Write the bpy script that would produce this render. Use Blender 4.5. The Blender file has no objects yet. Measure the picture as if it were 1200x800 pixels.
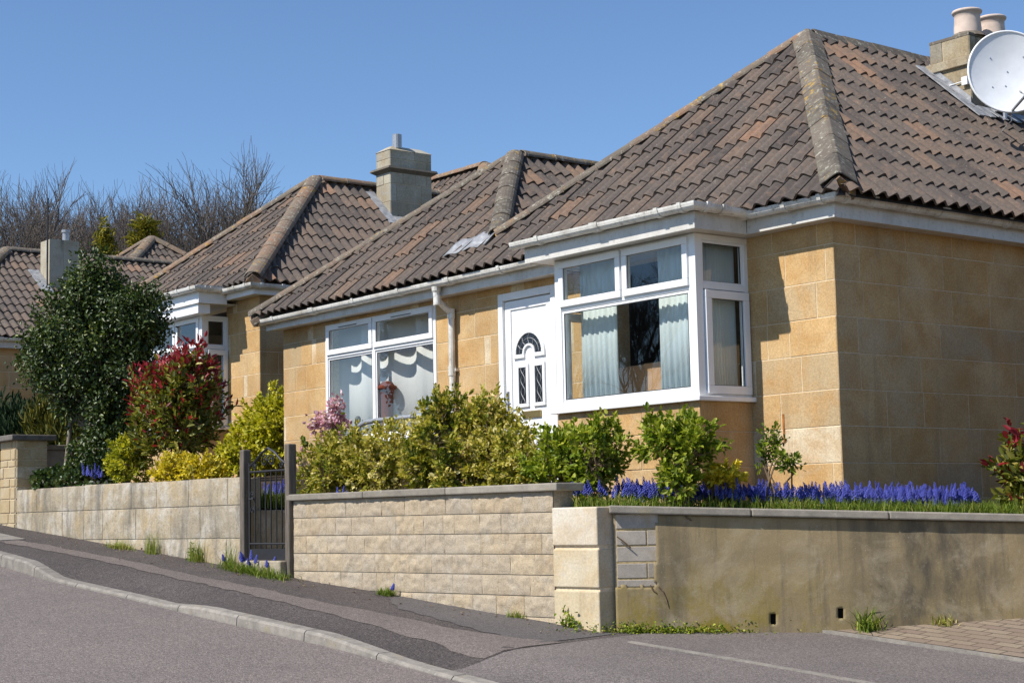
SUN_E, SKY_S, SKY_AIR, SKY_DUST, SKY_OZ, SKY_ALT, EXPO = 5.0, .117, .95, .0, 6.5, 200, 0.32
import bpy, bmesh, math, random
import numpy as np
from mathutils import Vector, noise as mnoise
rng = np.random.default_rng(11)
random.seed(11)
rad = math.radians
SC = bpy.context.scene
COL = SC.collection
V3 = lambda *a: np.array(a, float)
def unit(v):
    v = np.asarray(v, float); return v / (np.linalg.norm(v) + 1e-12)

# ------------------------------------------------------------------ objects
WLOC = {}
def link(o, parent=None):
    COL.objects.link(o)
    if parent is not None:
        o.parent = parent
    return o
def tag(o, label=None, cat=None, group=None, kind=None):
    if label: o['label'] = label
    if cat: o['category'] = cat
    if group: o['group'] = group
    if kind: o['kind'] = kind
    return o
def thing(name, loc, label, cat, group=None):
    o = bpy.data.objects.new(name, None); COL.objects.link(o)
    o.empty_display_size = .1
    o.location = loc; WLOC[o.name] = V3(*loc)
    return tag(o, label, cat, group)
def base_of(parent):
    return WLOC.get(parent.name, np.zeros(3)) if parent is not None else np.zeros(3)

class MB:
    """collects polygons in world coordinates and links them as one mesh"""
    def __init__(s): s.v = []; s.f = []; s.t = []
    def add(s, verts, faces, tint=(.5, .5, .5)):
        n = len(s.v); s.v.extend([tuple(map(float, p)) for p in verts])
        for f in faces:
            s.f.append([n + i for i in f]); s.t.append(tint)
    def quad(s, a, b, c, d, tint=(.5, .5, .5)): s.add([a, b, c, d], [(0, 1, 2, 3)], tint)
    def obox(s, o, ux, uy, uz, tint=(.5, .5, .5)):
        o, ux, uy, uz = (np.asarray(q, float) for q in (o, ux, uy, uz))
        p = [o, o+ux, o+ux+uy, o+uy]; p += [q+uz for q in p]
        f = [(0, 3, 2, 1), (4, 5, 6, 7), (0, 1, 5, 4), (1, 2, 6, 5), (2, 3, 7, 6), (3, 0, 4, 7)]
        if np.dot(np.cross(ux, uy), uz) < 0: f = [tuple(reversed(q)) for q in f]
        s.add(p, f, tint)
    def box(s, a, b, tint=(.5, .5, .5)):
        a = np.minimum(a, b) if False else np.array([min(a[i], b[i]) for i in range(3)], float); b = np.array([max(a[i], b[i]) for i in range(3)], float)
        d = b-a
        s.obox(a, (d[0], 0, 0), (0, d[1], 0), (0, 0, d[2]), tint)
    def prism(s, poly, ext, tint=(.5, .5, .5)):
        n = len(poly); poly = [np.asarray(q, float) for q in poly]; ext = np.asarray(ext, float)
        vs = poly + [q+ext for q in poly]
        fs = [tuple(range(n))[::-1], tuple(range(n, 2*n))] + [(i, (i+1) % n, n+(i+1) % n, n+i) for i in range(n)]
        s.add(vs, fs, tint)
    def tube(s, pts, r, n=6, tint=(.5, .5, .5), cap=True):
        pts = [np.asarray(p, float) for p in pts]; m = len(pts)
        if np.isscalar(r): r = [r]*m
        ref = None; vs = []
        for i, p in enumerate(pts):
            d = unit(pts[min(i+1, m-1)] - pts[max(i-1, 0)])
            if ref is None:
                ref = np.array([0, 0, 1.]) if abs(d[2]) < .9 else np.array([1., 0, 0])
            a = unit(np.cross(d, ref)); b = np.cross(a, d); ref = b
            for k in range(n):
                th = 2*math.pi*k/n
                vs.append(p + r[i]*(math.cos(th)*a + math.sin(th)*b))
        fs = []
        for i in range(m-1):
            for k in range(n):
                fs.append((i*n+k, (i+1)*n+k, (i+1)*n+(k+1) % n, i*n+(k+1) % n))
        if cap:
            fs.append(tuple(range(n))); fs.append(tuple((m-1)*n+k for k in range(n))[::-1])
        s.add(vs, fs, tint)
    def sweep(s, prof, frames, tint=(.5, .5, .5), closed=True, cap=True):
        """prof: 2D points; frames: list of (origin, xaxis, yaxis)"""
        n = len(prof); vs = []
        for (o, x, y) in frames:
            for a, b in prof: vs.append(np.asarray(o)+np.asarray(x)*a+np.asarray(y)*b)
        fs = []
        m = len(frames); kk = n if closed else n-1
        for i in range(m-1):
            for k in range(kk):
                fs.append((i*n+k, i*n+(k+1) % n, (i+1)*n+(k+1) % n, (i+1)*n+k))
        if cap and closed:
            fs.append(tuple(range(n))[::-1]); fs.append(tuple((m-1)*n+k for k in range(n)))
        s.add(vs, fs, tint)
    def lathe(s, c, prof, n=20, axis=(0, 0, 1), tint=(.5, .5, .5)):
        ax = unit(axis); ref = V3(1, 0, 0) if abs(ax[0]) < .9 else V3(0, 1, 0)
        a = unit(np.cross(ax, ref)); b = np.cross(ax, a); c = np.asarray(c, float)
        vs = []
        for r, h in prof:
            for k in range(n):
                th = 2*math.pi*k/n; vs.append(c+ax*h+r*(math.cos(th)*a+math.sin(th)*b))
        fs = []
        for i in range(len(prof)-1):
            for k in range(n): fs.append((i*n+k, i*n+(k+1) % n, (i+1)*n+(k+1) % n, (i+1)*n+k))
        s.add(vs, fs, tint)
    def build(s, name, mat, parent=None, smooth=False, bevel=0, seg=2, label=None, fixn=False):
        me = bpy.data.meshes.new(name)
        b = base_of(parent)
        vv = np.array(s.v, float) - b
        me.from_pydata(vv.tolist(), [], s.f)
        at = me.attributes.new('tint', 'FLOAT_COLOR', 'FACE')
        tt = np.ones((len(s.f), 4), np.float32); tt[:, :3] = np.array(s.t, np.float32).reshape(-1, 3)
        at.data.foreach_set('color', tt.ravel())
        if fixn:
            bm = bmesh.new(); bm.from_mesh(me); bmesh.ops.recalc_face_normals(bm, faces=bm.faces); bm.to_mesh(me); bm.free()
        if smooth:
            me.polygons.foreach_set('use_smooth', [True]*len(me.polygons))
        me.materials.append(mat)
        o = bpy.data.objects.new(name, me); link(o, parent)
        WLOC[o.name] = b
        if bevel:
            m = o.modifiers.new('bevel', 'BEVEL'); m.width = bevel; m.segments = seg; m.limit_method = 'ANGLE'; m.angle_limit = rad(35)
            m.harden_normals = False
        if label: o['label'] = label
        return o

def fast_mesh(name, verts, faces_flat, nper, tints, mat, parent=None, smooth=False):
    """faces of nper corners each, numpy arrays"""
    me = bpy.data.meshes.new(name); b = base_of(parent)
    verts = np.asarray(verts, np.float32) - b.astype(np.float32)
    nf = len(faces_flat)//nper
    me.vertices.add(len(verts)); me.vertices.foreach_set('co', verts.ravel())
    me.loops.add(len(faces_flat)); me.loops.foreach_set('vertex_index', np.asarray(faces_flat, np.int32))
    me.polygons.add(nf); me.polygons.foreach_set('loop_start', np.arange(0, nf*nper, nper, dtype=np.int32))
    me.update(calc_edges=True)
    at = me.attributes.new('tint', 'FLOAT_COLOR', 'FACE')
    tt = np.ones((nf, 4), np.float32); tt[:, :3] = tints
    at.data.foreach_set('color', tt.ravel())
    if smooth: me.polygons.foreach_set('use_smooth', [True]*nf)
    me.materials.append(mat)
    o = bpy.data.objects.new(name, me); link(o, parent); WLOC[o.name] = b
    return o

# ------------------------------------------------------------------ materials
class NT:
    def __init__(s, name):
        s.m = bpy.data.materials.new(name); s.m.use_nodes = True
        s.n = s.m.node_tree.nodes; s.l = s.m.node_tree.links; s.n.clear()
        s.out = s.n.new('ShaderNodeOutputMaterial')
        s.tc = s.n.new('ShaderNodeTexCoord').outputs['Object']
        s.geo = s.n.new('ShaderNodeNewGeometry')
    def put(s, sock, v):
        if hasattr(v, 'is_linked') or isinstance(v, bpy.types.NodeSocket): s.l.new(v, sock)
        elif isinstance(v, (tuple, list)): sock.default_value = tuple(v)+((1,) if len(v) == 3 and sock.type == 'RGBA' else ())
        else: sock.default_value = v
    def scale(s, vec, sc):
        n = s.n.new('ShaderNodeMapping'); s.l.new(vec, n.inputs[0]); n.inputs['Scale'].default_value = sc; return n.outputs[0]
    def noise(s, sc=5, detail=4, rough=.55, vec=None, dist=0):
        n = s.n.new('ShaderNodeTexNoise'); s.l.new(vec or s.tc, n.inputs['Vector'])
        n.inputs['Scale'].default_value = sc; n.inputs['Detail'].default_value = detail; n.inputs['Roughness'].default_value = rough
        n.inputs['Distortion'].default_value = dist; return n.outputs['Fac']
    def voro(s, sc=20, feat='F1', out='Distance', vec=None):
        n = s.n.new('ShaderNodeTexVoronoi'); s.l.new(vec or s.tc, n.inputs['Vector']); n.feature = feat; n.inputs['Scale'].default_value = sc
        return n.outputs[out]
    def ramp(s, fac, stops, mode='LINEAR'):
        n = s.n.new('ShaderNodeValToRGB'); s.put(n.inputs[0], fac); cr = n.color_ramp; cr.interpolation = mode
        while len(cr.elements) < len(stops): cr.elements.new(.5)
        for e, (p, c) in zip(cr.elements, stops):
            e.position = p; e.color = (c, c, c, 1) if np.isscalar(c) else tuple(c)+(1,)
        return n.outputs[0]
    def mix(s, fac, a, b, mode='MIX'):
        n = s.n.new('ShaderNodeMix'); n.data_type = 'RGBA'; n.blend_type = mode
        s.put(n.inputs[0], fac); s.put(n.inputs[6], a); s.put(n.inputs[7], b); return n.outputs[2]
    def math(s, op, a, b=0.):
        n = s.n.new('ShaderNodeMath'); n.operation = op; s.put(n.inputs[0], a); s.put(n.inputs[1], b); return n.outputs[0]
    def tint(s):
        n = s.n.new('ShaderNodeAttribute'); n.attribute_name = 'tint'
        sp = s.n.new('ShaderNodeSeparateColor'); s.l.new(n.outputs['Color'], sp.inputs[0]); return sp.outputs
    def sepxyz(s, vec=None):
        n = s.n.new('ShaderNodeSeparateXYZ'); s.l.new(vec or s.tc, n.inputs[0]); return n.outputs
    def bump(s, h, strength=.3, dist=.01, prev=None):
        n = s.n.new('ShaderNodeBump'); s.put(n.inputs['Height'], h); n.inputs['Strength'].default_value = strength; n.inputs['Distance'].default_value = dist
        if prev is not None: s.l.new(prev, n.inputs['Normal'])
        return n.outputs[0]
    def bsdf(s, col, rough=.7, spec=.5, bump=None, metal=0, **kw):
        n = s.n.new('ShaderNodeBsdfPrincipled'); s.put(n.inputs['Base Color'], col); s.put(n.inputs['Roughness'], rough)
        n.inputs['Specular IOR Level'].default_value = spec; s.put(n.inputs['Metallic'], metal)
        if bump is not None: s.l.new(bump, n.inputs['Normal'])
        for k, v in kw.items(): s.put(n.inputs[k], v)
        return n.outputs[0]
    def done(s, sh): s.l.new(sh, s.out.inputs[0]); return s.m

M = {}
def simple(name, col, rough=.6, spec=.4, metal=0, nsc=30, var=.12, bump=.05):
    t = NT(name); n = t.noise(nsc, 5)
    c = t.mix(1, col, t.ramp(n, [(.3, 1-var), (.7, 1+var)]), 'MULTIPLY')
    M[name] = t.done(t.bsdf(c, rough, spec, t.bump(n, bump, .005), metal)); return M[name]

def mk_stone(name, a, b, pale, mottle=.22, grey=None, streak=(.17, .125, .075), sk=.42):
    t = NT(name); ti = t.tint()
    c = t.mix(ti[0], a, b)
    if grey: c = t.mix(t.ramp(ti[2], [(.5, 0), (.95, .85)]), c, grey)
    c = t.mix(t.ramp(ti[1], [(.45, 0), (.6, 1)]), c, pale)
    n1 = t.noise(3.2, 5, .62, dist=.4); n2 = t.noise(60, 4, .7); n3 = t.noise(170, 2, .6); n4 = t.noise(1.1, 3)
    c = t.mix(t.ramp(n1, [(.40, 0), (.66, .7)]), c, tuple(q*w for q, w in zip(b, (.86, .74, .58))), 'MIX')
    ng = t.noise(4.6, 5, .66, dist=.8)
    c = t.mix(t.ramp(ng, [(.52, 0), (.72, .55)]), c, tuple(q*w for q, w in zip(a, (.86, .92, 1.1))))
    c = t.mix(1, c, t.ramp(n2, [(.25, 1-mottle), (.75, 1+mottle)]), 'MULTIPLY')
    c = t.mix(1, c, t.ramp(n4, [(.3, .82), (.7, 1.12)]), 'MULTIPLY')
    pit = t.ramp(n3, [(.22, .55), (.36, 1)])
    c = t.mix(1, c, pit, 'MULTIPLY')
    z = t.noise(2.5, 4, .6, vec=t.scale(t.tc, (1.8, 1.8, .22)))
    c = t.mix(t.ramp(z, [(.58, 0), (.78, sk)]), c, streak)
    b1 = t.bump(n2, .35, .004); b2 = t.bump(n3, .4, .003, b1)
    M[name] = t.done(t.bsdf(c, .88, .2, b2))
mk_stone('bath_stone', (.58, .402, .205), (.535, .34, .148), (.66, .55, .38), .28, (.45, .335, .195))
mk_stone('buff_stone', (.50, .42, .28), (.44, .34, .2), (.55, .48, .36), .25)
simple('pale_mortar', (.66, .54, .37), .9, .2, nsc=40, var=.2, bump=.2)
mk_stone('chimney_stone', (.38, .32, .22), (.31, .25, .16), (.43, .38, .29), .35, (.24, .215, .17), (.06, .052, .042), .8)
mk_stone('chimney_grey', (.43, .395, .315), (.36, .325, .25), (.45, .42, .35), .35, (.28, .26, .215), (.05, .045, .04), .85)
mk_stone('chimney_band', (.16, .14, .11), (.12, .105, .085), (.2, .18, .15), .4, None, (.05, .045, .04), .8)
mk_stone('pale_ashlar', (.60, .525, .39), (.57, .47, .31), (.64, .58, .48), .2)

# weathered garden-wall ashlar: pale with lichen-grey and dark streaks
def mk_weathered():
    t = NT('weathered_stone'); ti = t.tint()
    c = t.mix(ti[0], (.42, .345, .235), (.35, .295, .215))
    c = t.mix(t.ramp(t.noise(5, 6, .7, dist=.5), [(.46, 0), (.64, .75)]), c, (.52, .48, .415))
    c = t.mix(t.ramp(t.noise(3, 5, .65), [(.52, 0), (.72, .6)]), c, (.40, .28, .13))
    st = t.noise(4, 5, .65, vec=t.scale(t.tc, (1.6, 1.6, .3)))
    c = t.mix(t.ramp(st, [(.47, 0), (.68, .75)]), c, (.14, .13, .11))
    c = t.mix(t.ramp(t.noise(30, 5, .75), [(.54, 0), (.66, .6)]), c, (.17, .155, .13))
    g = t.noise(90, 4, .7)
    c = t.mix(1, c, t.ramp(g, [(.25, .7), (.7, 1.15)]), 'MULTIPLY')
    M['weathered_stone'] = t.done(t.bsdf(c, .92, .2, t.bump(g, .5, .006, t.bump(t.noise(14, 5, .6), .5, .02))))
mk_weathered()
def mk_split():
    t = NT('split_stone'); ti = t.tint()
    c = t.mix(ti[0], (.61, .485, .325), (.51, .39, .25))
    c = t.mix(t.math('MULTIPLY', ti[1], .8), c, (.50, .42, .32))
    c = t.mix(t.ramp(t.noise(7, 6, .7), [(.48, 0), (.68, .6)]), c, (.56, .50, .41))
    c = t.mix(t.ramp(t.noise(11, 5, .7), [(.52, 0), (.72, .75)]), c, (.33, .27, .2))
    c = t.mix(t.ramp(t.noise(45, 4, .7), [(.58, 0), (.68, .5)]), c, (.28, .24, .185))
    st = t.noise(5, 4, .6, vec=t.scale(t.tc, (1.5, 1.5, .25)))
    c = t.mix(t.ramp(st, [(.58, 0), (.78, .35)]), c, (.26, .235, .19))
    g = t.noise(120, 4, .75)
    c = t.mix(1, c, t.ramp(g, [(.3, .6), (.5, 1), (.72, 1.25)]), 'MULTIPLY')
    M['split_stone'] = t.done(t.bsdf(c, .93, .15, t.bump(g, 1.0, .012)))
mk_split()
simple('grey_mortar', (.33, .28, .21), .95, .1, nsc=60, var=.25, bump=.3)
def mk_render():
    t = NT('old_render')
    p = t.tc
    c = t.mix(t.ramp(t.noise(1.6, 5, .6, dist=.3), [(.35, 0), (.7, 1)]), (.315, .24, .135), (.235, .182, .108))
    x, y, z = t.sepxyz()
    zz = t.math('ADD', z, t.math('MULTIPLY', t.noise(2.2, 4), .5))
    alg = t.ramp(t.noise(4.5, 6, .68, dist=.6), [(.40, 0), (.58, 1)])
    low = t.math('MULTIPLY', t.ramp(t.math('ADD', z, .0), [(.05, 1), (.55, .12)]), t.ramp(t.math('ABSOLUTE', t.math('ADD', x, .75)), [(.2, 1), (.75, .25)]))
    c = t.mix(t.math('MULTIPLY', t.math('MULTIPLY', alg, low), .95), c, (.24, .18, .03))
    st = t.noise(2.2, 4, .6, vec=t.scale(p, (1.5, 1.5, .16)))
    c = t.mix(t.ramp(st, [(.5, 0), (.7, .6)]), c, (.085, .072, .052))
    st2 = t.noise(9, 4, .65, vec=t.scale(p, (1.5, 1.5, .12)))
    c = t.mix(t.ramp(st2, [(.52, 0), (.7, .5)]), c, (.11, .095, .07))
    dk = t.math('MULTIPLY', t.ramp(t.math('ABSOLUTE', t.math('ADD', x, -.42)), [(.05, 1), (.5, 0)]), t.ramp(t.noise(5, 5, .65, vec=t.scale(p, (1.2, 1.2, .5))), [(.38, 0), (.62, .85)]))
    c = t.mix(dk, c, (.07, .062, .05))
    pale = t.noise(3.2, 6, .72, dist=.5)
    c = t.mix(t.ramp(pale, [(.5, 0), (.7, .5)]), c, (.42, .35, .24))
    pl2 = t.noise(13, 5, .7, dist=.3)
    c = t.mix(t.ramp(pl2, [(.6, 0), (.72, .35)]), c, (.40, .37, .30))
    sp = t.voro(26)
    c = t.mix(t.ramp(sp, [(.04, .5), (.1, 0)]), c, (.44, .42, .36))
    g = t.noise(150, 3, .6)
    c = t.mix(1, c, t.ramp(g, [(.3, .85), (.7, 1.1)]), 'MULTIPLY')
    M['old_render'] = t.done(t.bsdf(c, .9, .2, t.bump(g, .3, .003, t.bump(t.noise(9, 5, .6), .4, .012))))
mk_render()
def mk_coping(name, base, dark):
    t = NT(name); ti = t.tint()
    c = t.mix(t.ramp(t.noise(9, 6, .7), [(.35, 0), (.7, 1)]), base, dark)
    c = t.mix(1, c, t.ramp(ti[0], [(0, .85), (1, 1.15)]), 'MULTIPLY')
    c = t.mix(t.ramp(t.noise(22, 5, .7), [(.62, 0), (.7, .6)]), c, (.42, .40, .33))
    c = t.mix(t.ramp(t.noise(5, 4, .6), [(.6, 0), (.75, .5)]), c, (.30, .23, .08))
    g = t.noise(140, 4, .7)
    c = t.mix(1, c, t.ramp(g, [(.3, .8), (.7, 1.15)]), 'MULTIPLY')
    M[name] = t.done(t.bsdf(c, .9, .2, t.bump(g, .5, .004)))
mk_coping('concrete_coping', (.31, .275, .225), (.20, .18, .15))
simple('sand_mortar', (.42, .32, .17), .95, .1, nsc=50, var=.3, bump=.3)
mk_coping('kerb_concrete', (.30, .27, .235), (.17, .155, .135))
mk_coping('grey_brick', (.40, .35, .295), (.30, .265, .225))
mk_coping('dark_lead_cap', (.17, .15, .13), (.10, .09, .08))

def mk_tile():
    t = NT('roof_tile'); ti = t.tint()
    c = t.ramp(ti[0], [(0, (.060, .050, .045)), (.3, (.105, .084, .071)), (.55, (.13, .10, .08)), (.78, (.185, .12, .082)), (1, (.27, .15, .092))])
    c = t.mix(t.ramp(t.noise(7, 5, .68), [(.42, 0), (.66, .55)]), c, (.10, .083, .072))
    c = t.mix(t.ramp(t.noise(9, 5, .7, dist=.4), [(.52, 0), (.68, .5)]), c, (.22, .14, .095))
    c = t.mix(1, c, t.ramp(t.noise(36, 5, .7), [(.3, .75), (.7, 1.2)]), 'MULTIPLY')
    li = t.noise(42, 6, .75)
    c = t.mix(t.ramp(t.math('ADD', li, t.math('MULTIPLY', ti[1], .07)), [(.66, 0), (.72, .75)]), c, (.34, .32, .27))
    o = t.math('MULTIPLY', t.ramp(t.noise(30, 5, .7), [(.68, 0), (.73, .8)]), t.ramp(t.noise(.9, 2), [(.5, 0), (.62, 1)]))
    c = t.mix(o, c, (.40, .24, .04))
    M['roof_tile'] = t.done(t.bsdf(c, .82, .3, t.bump(t.noise(130, 4, .7), .4, .003)))
mk_tile()
def mk_ridge():
    t = NT('ridge_tile'); ti = t.tint()
    c = t.ramp(ti[0], [(0, (.085, .072, .06)), (.5, (.15, .12, .095)), (1, (.27, .15, .09))])
    c = t.mix(t.ramp(t.noise(8, 6, .7), [(.42, 0), (.62, .75)]), c, (.17, .15, .115))
    c = t.mix(t.ramp(t.noise(17, 6, .75), [(.56, 0), (.64, .85)]), c, (.40, .38, .31))
    o = t.math('MULTIPLY', t.ramp(t.noise(13, 5, .7), [(.57, 0), (.63, .9)]), t.ramp(t.noise(1.3, 2), [(.48, 0), (.58, 1)]))
    c = t.mix(o, c, (.42, .25, .03))
    c = t.mix(1, c, t.ramp(t.noise(110, 4, .7), [(.3, .75), (.7, 1.2)]), 'MULTIPLY')
    M['ridge_tile'] = t.done(t.bsdf(c, .88, .25, t.bump(t.noise(60, 5, .7), .6, .006)))
mk_ridge()
def mk_upvc(name, col, dirt):
    t = NT(name)
    st = t.noise(3.5, 6, .7, vec=t.scale(t.tc, (1, 1, .5)))
    c = t.mix(t.ramp(st, [(.45, 0), (.7, dirt)]), col, (.36, .32, .25))
    c = t.mix(t.ramp(t.noise(26, 5, .75), [(.55, 0), (.7, dirt)]), c, (.24, .21, .165))
    M[name] = t.done(t.bsdf(c, .35, .45))
mk_upvc('white_upvc', (.82, .82, .82), .1)
mk_upvc('gutter_upvc', (.76, .74, .69), .85)
mk_upvc('fascia_paint', (.62, .595, .55), .5)
def mk_lead():
    t = NT('sheet_lead'); n = t.noise(12, 5, .65)
    c = t.ramp(n, [(.3, (.17, .175, .185)), (.55, (.30, .305, .32)), (.75, (.46, .46, .46))])
    M['sheet_lead'] = t.done(t.bsdf(c, .6, .4, t.bump(n, .4, .01)))
mk_lead()
def mk_glass():
    t = NT('window_glass')
    tr = t.n.new('ShaderNodeBsdfTransparent'); tr.inputs[0].default_value = (.93, .95, .94, 1)
    gl = t.n.new('ShaderNodeBsdfGlossy'); gl.inputs['Roughness'].default_value = .005
    b = t.bump(t.noise(1.1, 2), .035, .05); t.l.new(b, gl.inputs['Normal'])
    lw = t.n.new('ShaderNodeLayerWeight'); lw.inputs[0].default_value = .5
    fr = t.math('ADD', t.math('MULTIPLY', t.math('POWER', lw.outputs['Facing'], 3.2), .85), .085)
    mx = t.n.new('ShaderNodeMixShader'); t.l.new(fr, mx.inputs[0]); t.l.new(tr.outputs[0], mx.inputs[1]); t.l.new(gl.outputs[0], mx.inputs[2])
    M['window_glass'] = t.done(mx.outputs[0])
mk_glass()
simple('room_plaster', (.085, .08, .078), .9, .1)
simple('tan_patch', (.42, .25, .13), .6, .3, nsc=8, var=.15)
simple('room_cream', (.62, .58, .46), .85, .1)
simple('rubber_seal', (.03, .03, .032), .6, .3)
simple('black_void', (.008, .008, .008), .9, .05)
def mk_cloth(name, col, tr):
    t = NT(name)
    c = t.mix(1, col, t.ramp(t.noise(200, 2), [(.3, .93), (.7, 1.05)]), 'MULTIPLY')
    d = t.bsdf(c, .9, .1)
    tl = t.n.new('ShaderNodeBsdfTranslucent'); t.put(tl.inputs[0], c)
    mx = t.n.new('ShaderNodeMixShader'); mx.inputs[0].default_value = tr; t.l.new(d, mx.inputs[1]); t.l.new(tl.outputs[0], mx.inputs[2])
    M[name] = t.done(mx.outputs[0])
mk_cloth('aqua_fabric', (.80, .87, .86), .3)
mk_cloth('white_fabric', (.84, .84, .83), .2)
simple('leaded_glass', (.018, .02, .024), .15, .6, nsc=60, var=.5, bump=.3)
simple('lead_came', (.30, .31, .32), .45, .5)
simple('rust', (.33, .12, .03), .9, .1, nsc=14, var=.5)
simple('brass', (.42, .31, .13), .35, .5, .8)
simple('steel', (.5, .5, .52), .3, .5, .9)
simple('galvanised', (.36, .37, .39), .45, .5, .5, nsc=50, var=.2)
simple('black_iron', (.018, .018, .02), .55, .4)
simple('terracotta', (.15, .042, .026), .85, .1, nsc=18, var=.2)
simple('dark_bronze', (.06, .05, .04), .5, .4)
simple('buff_clay', (.60, .48, .40), .8, .25, nsc=12, var=.14, bump=.15)
simple('dish_paint', (.74, .75, .77), .5, .35, nsc=6, var=.06)
simple('soil', (.055, .04, .028), .95, .1, nsc=40, var=.4, bump=.8)
def mk_wood():
    t = NT('weathered_wood')
    g = t.noise(9, 6, .7, vec=t.scale(t.tc, (6, 6, .5)))
    c = t.ramp(g, [(.3, (.07, .058, .047)), (.6, (.16, .135, .11)), (.8, (.25, .22, .18))])
    M['weathered_wood'] = t.done(t.bsdf(c, .85, .2, t.bump(g, .4, .005)))
mk_wood()
def mk_asphalt(name, a, b, agg, scale=190, patch=.8):
    t = NT(name)
    c = t.mix(t.ramp(t.noise(patch, 5, .6), [(.35, 0), (.68, 1)]), a, b)
    v = t.voro(scale, 'F1', 'Color')
    sp = t.n.new('ShaderNodeSeparateColor'); t.l.new(v, sp.inputs[0])
    c = t.mix(1, c, t.ramp(sp.outputs[0], [(0, 1-agg), (.8, 1+agg*.5), (1, 1+agg*1.6)]), 'MULTIPLY')
    n = t.noise(36, 5, .75)
    c = t.mix(1, c, t.ramp(n, [(.28, .72), (.5, 1), (.75, 1.15)]), 'MULTIPLY')
    dk = t.noise(5, 5, .7, dist=.5)
    c = t.mix(t.ramp(dk, [(.6, 0), (.75, .35)]), c, tuple(q*.62 for q in a))
    ck = t.noise(55, 3, .6, vec=t.scale(t.tc, (.35, 1, 1)))
    c = t.mix(t.ramp(ck, [(.26, .75), (.34, 0)]), c, tuple(q*.4 for q in a))
    h = t.math('ADD', t.voro(scale), t.math('MULTIPLY', n, 1.))
    M[name] = t.done(t.bsdf(c, .88, .25, t.bump(h, .6, .006)))
mk_asphalt('road_asphalt', (.198, .166, .150), (.168, .142, .130), .45, 130)
mk_asphalt('pavement_asphalt', (.070, .059, .055), (.098, .082, .076), .6, 140)
mk_asphalt('strip_asphalt', (.165, .137, .122), (.14, .117, .105), .45, 170)
mk_asphalt('patch_asphalt', (.098, .088, .085), (.118, .106, .102), .4, 200)
mk_asphalt('drive_asphalt', (.175, .15, .137), (.14, .12, .112), .45, 160)
def mk_pavers():
    t = NT('brick_paving')
    n = t.n.new('ShaderNodeTexBrick'); t.l.new(t.tc, n.inputs[0]); n.inputs['Scale'].default_value = 1
    n.inputs['Color1'].default_value = (.27, .215, .155, 1); n.inputs['Color2'].default_value = (.215, .16, .125, 1); n.inputs['Mortar'].default_value = (.075, .06, .045, 1)
    n.inputs['Brick Width'].default_value = .2; n.inputs['Row Height'].default_value = .1; n.inputs['Mortar Size'].default_value = .006; n.inputs['Bias'].default_value = 0
    g = t.noise(80, 4, .7)
    c = t.mix(1, n.outputs[0], t.ramp(g, [(.3, .75), (.7, 1.15)]), 'MULTIPLY')
    c = t.mix(t.ramp(t.noise(2, 4), [(.45, 0), (.7, .5)]), c, (.20, .15, .10))
    M['brick_paving'] = t.done(t.bsdf(c, .9, .2, t.bump(t.math('SUBTRACT', g, n.outputs[1]), .5, .006)))
mk_pavers()
def mk_grassland():
    t = NT('grassland'); n = t.noise(.6, 6, .7)
    c = t.ramp(n, [(.3, (.045, .06, .02)), (.6, (.085, .1, .035)), (.8, (.12, .11, .05))])
    M['grassland'] = t.done(t.bsdf(c, .95, .1, t.bump(t.noise(25, 5), .6, .05)))
mk_grassland()
def mk_leaf(name, stops, gloss=.42, tr=.28, spec=.45):
    t = NT(name); ti = t.tint()
    c = t.ramp(ti[0], stops)
    c = t.mix(1, c, t.ramp(ti[1], [(0, .78), (1, 1.22)]), 'MULTIPLY')
    d = t.bsdf(c, gloss, spec)
    tl = t.n.new('ShaderNodeBsdfTranslucent'); t.put(tl.inputs[0], t.mix(1, c, (1.15, 1.2, .7), 'MULTIPLY'))
    mx = t.n.new('ShaderNodeMixShader'); mx.inputs[0].default_value = tr; t.l.new(d, mx.inputs[1]); t.l.new(tl.outputs[0], mx.inputs[2])
    M[name] = t.done(mx.outputs[0])
mk_leaf('holly_leaf', [(0, (.026, .045, .011)), (.6, (.065, .10, .02)), (.9, (.13, .165, .03)), (1, (.22, .24, .055))], .42, .2, .4)
mk_leaf('variegated_leaf', [(0, (.06, .09, .012)), (.3, (.18, .21, .02)), (.55, (.38, .34, .04)), (.8, (.56, .46, .10)), (1, (.68, .6, .28))], .5, .3, .3)
mk_leaf('green_leaf', [(0, (.05, .09, .008)), (.4, (.15, .21, .014)), (.75, (.32, .36, .03)), (1, (.52, .50, .10))], .5, .35, .3)
mk_leaf('gold_leaf', [(0, (.2, .19, .015)), (.4, (.46, .38, .02)), (.8, (.72, .56, .025)), (1, (.8, .68, .10))], .5, .3)
mk_leaf('lime_leaf', [(0, (.14, .17, .01)), (.4, (.36, .36, .02)), (.8, (.58, .52, .035)), (1, (.7, .62, .08))], .5, .35)
mk_leaf('photinia_leaf', [(0, (.05, .07, .012)), (.3, (.15, .16, .02)), (.49, (.42, .36, .08)), (.52, (.15, .018, .02)), (.75, (.27, .018, .03)), (1, (.40, .035, .05))], .45, .3, .35)
mk_leaf('conifer_dark', [(0, (.012, .028, .01)), (1, (.035, .06, .02))], .7, .1, .2)
mk_leaf('conifer_gold', [(0, (.06, .07, .012)), (1, (.17, .15, .025))], .7, .15, .2)
mk_leaf('conifer_far', [(0, (.07, .075, .012)), (.6, (.20, .18, .024)), (1, (.38, .31, .04))], .7, .2, .2)
mk_leaf('ivy_leaf', [(0, (.02, .045, .012)), (.6, (.05, .085, .02)), (1, (.12, .15, .04))], .4, .25)
mk_leaf('grass_blade', [(0, (.06, .10, .012)), (.6, (.17, .24, .025)), (.85, (.32, .33, .06)), (1, (.45, .38, .15))], .6, .3, .25)
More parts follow.
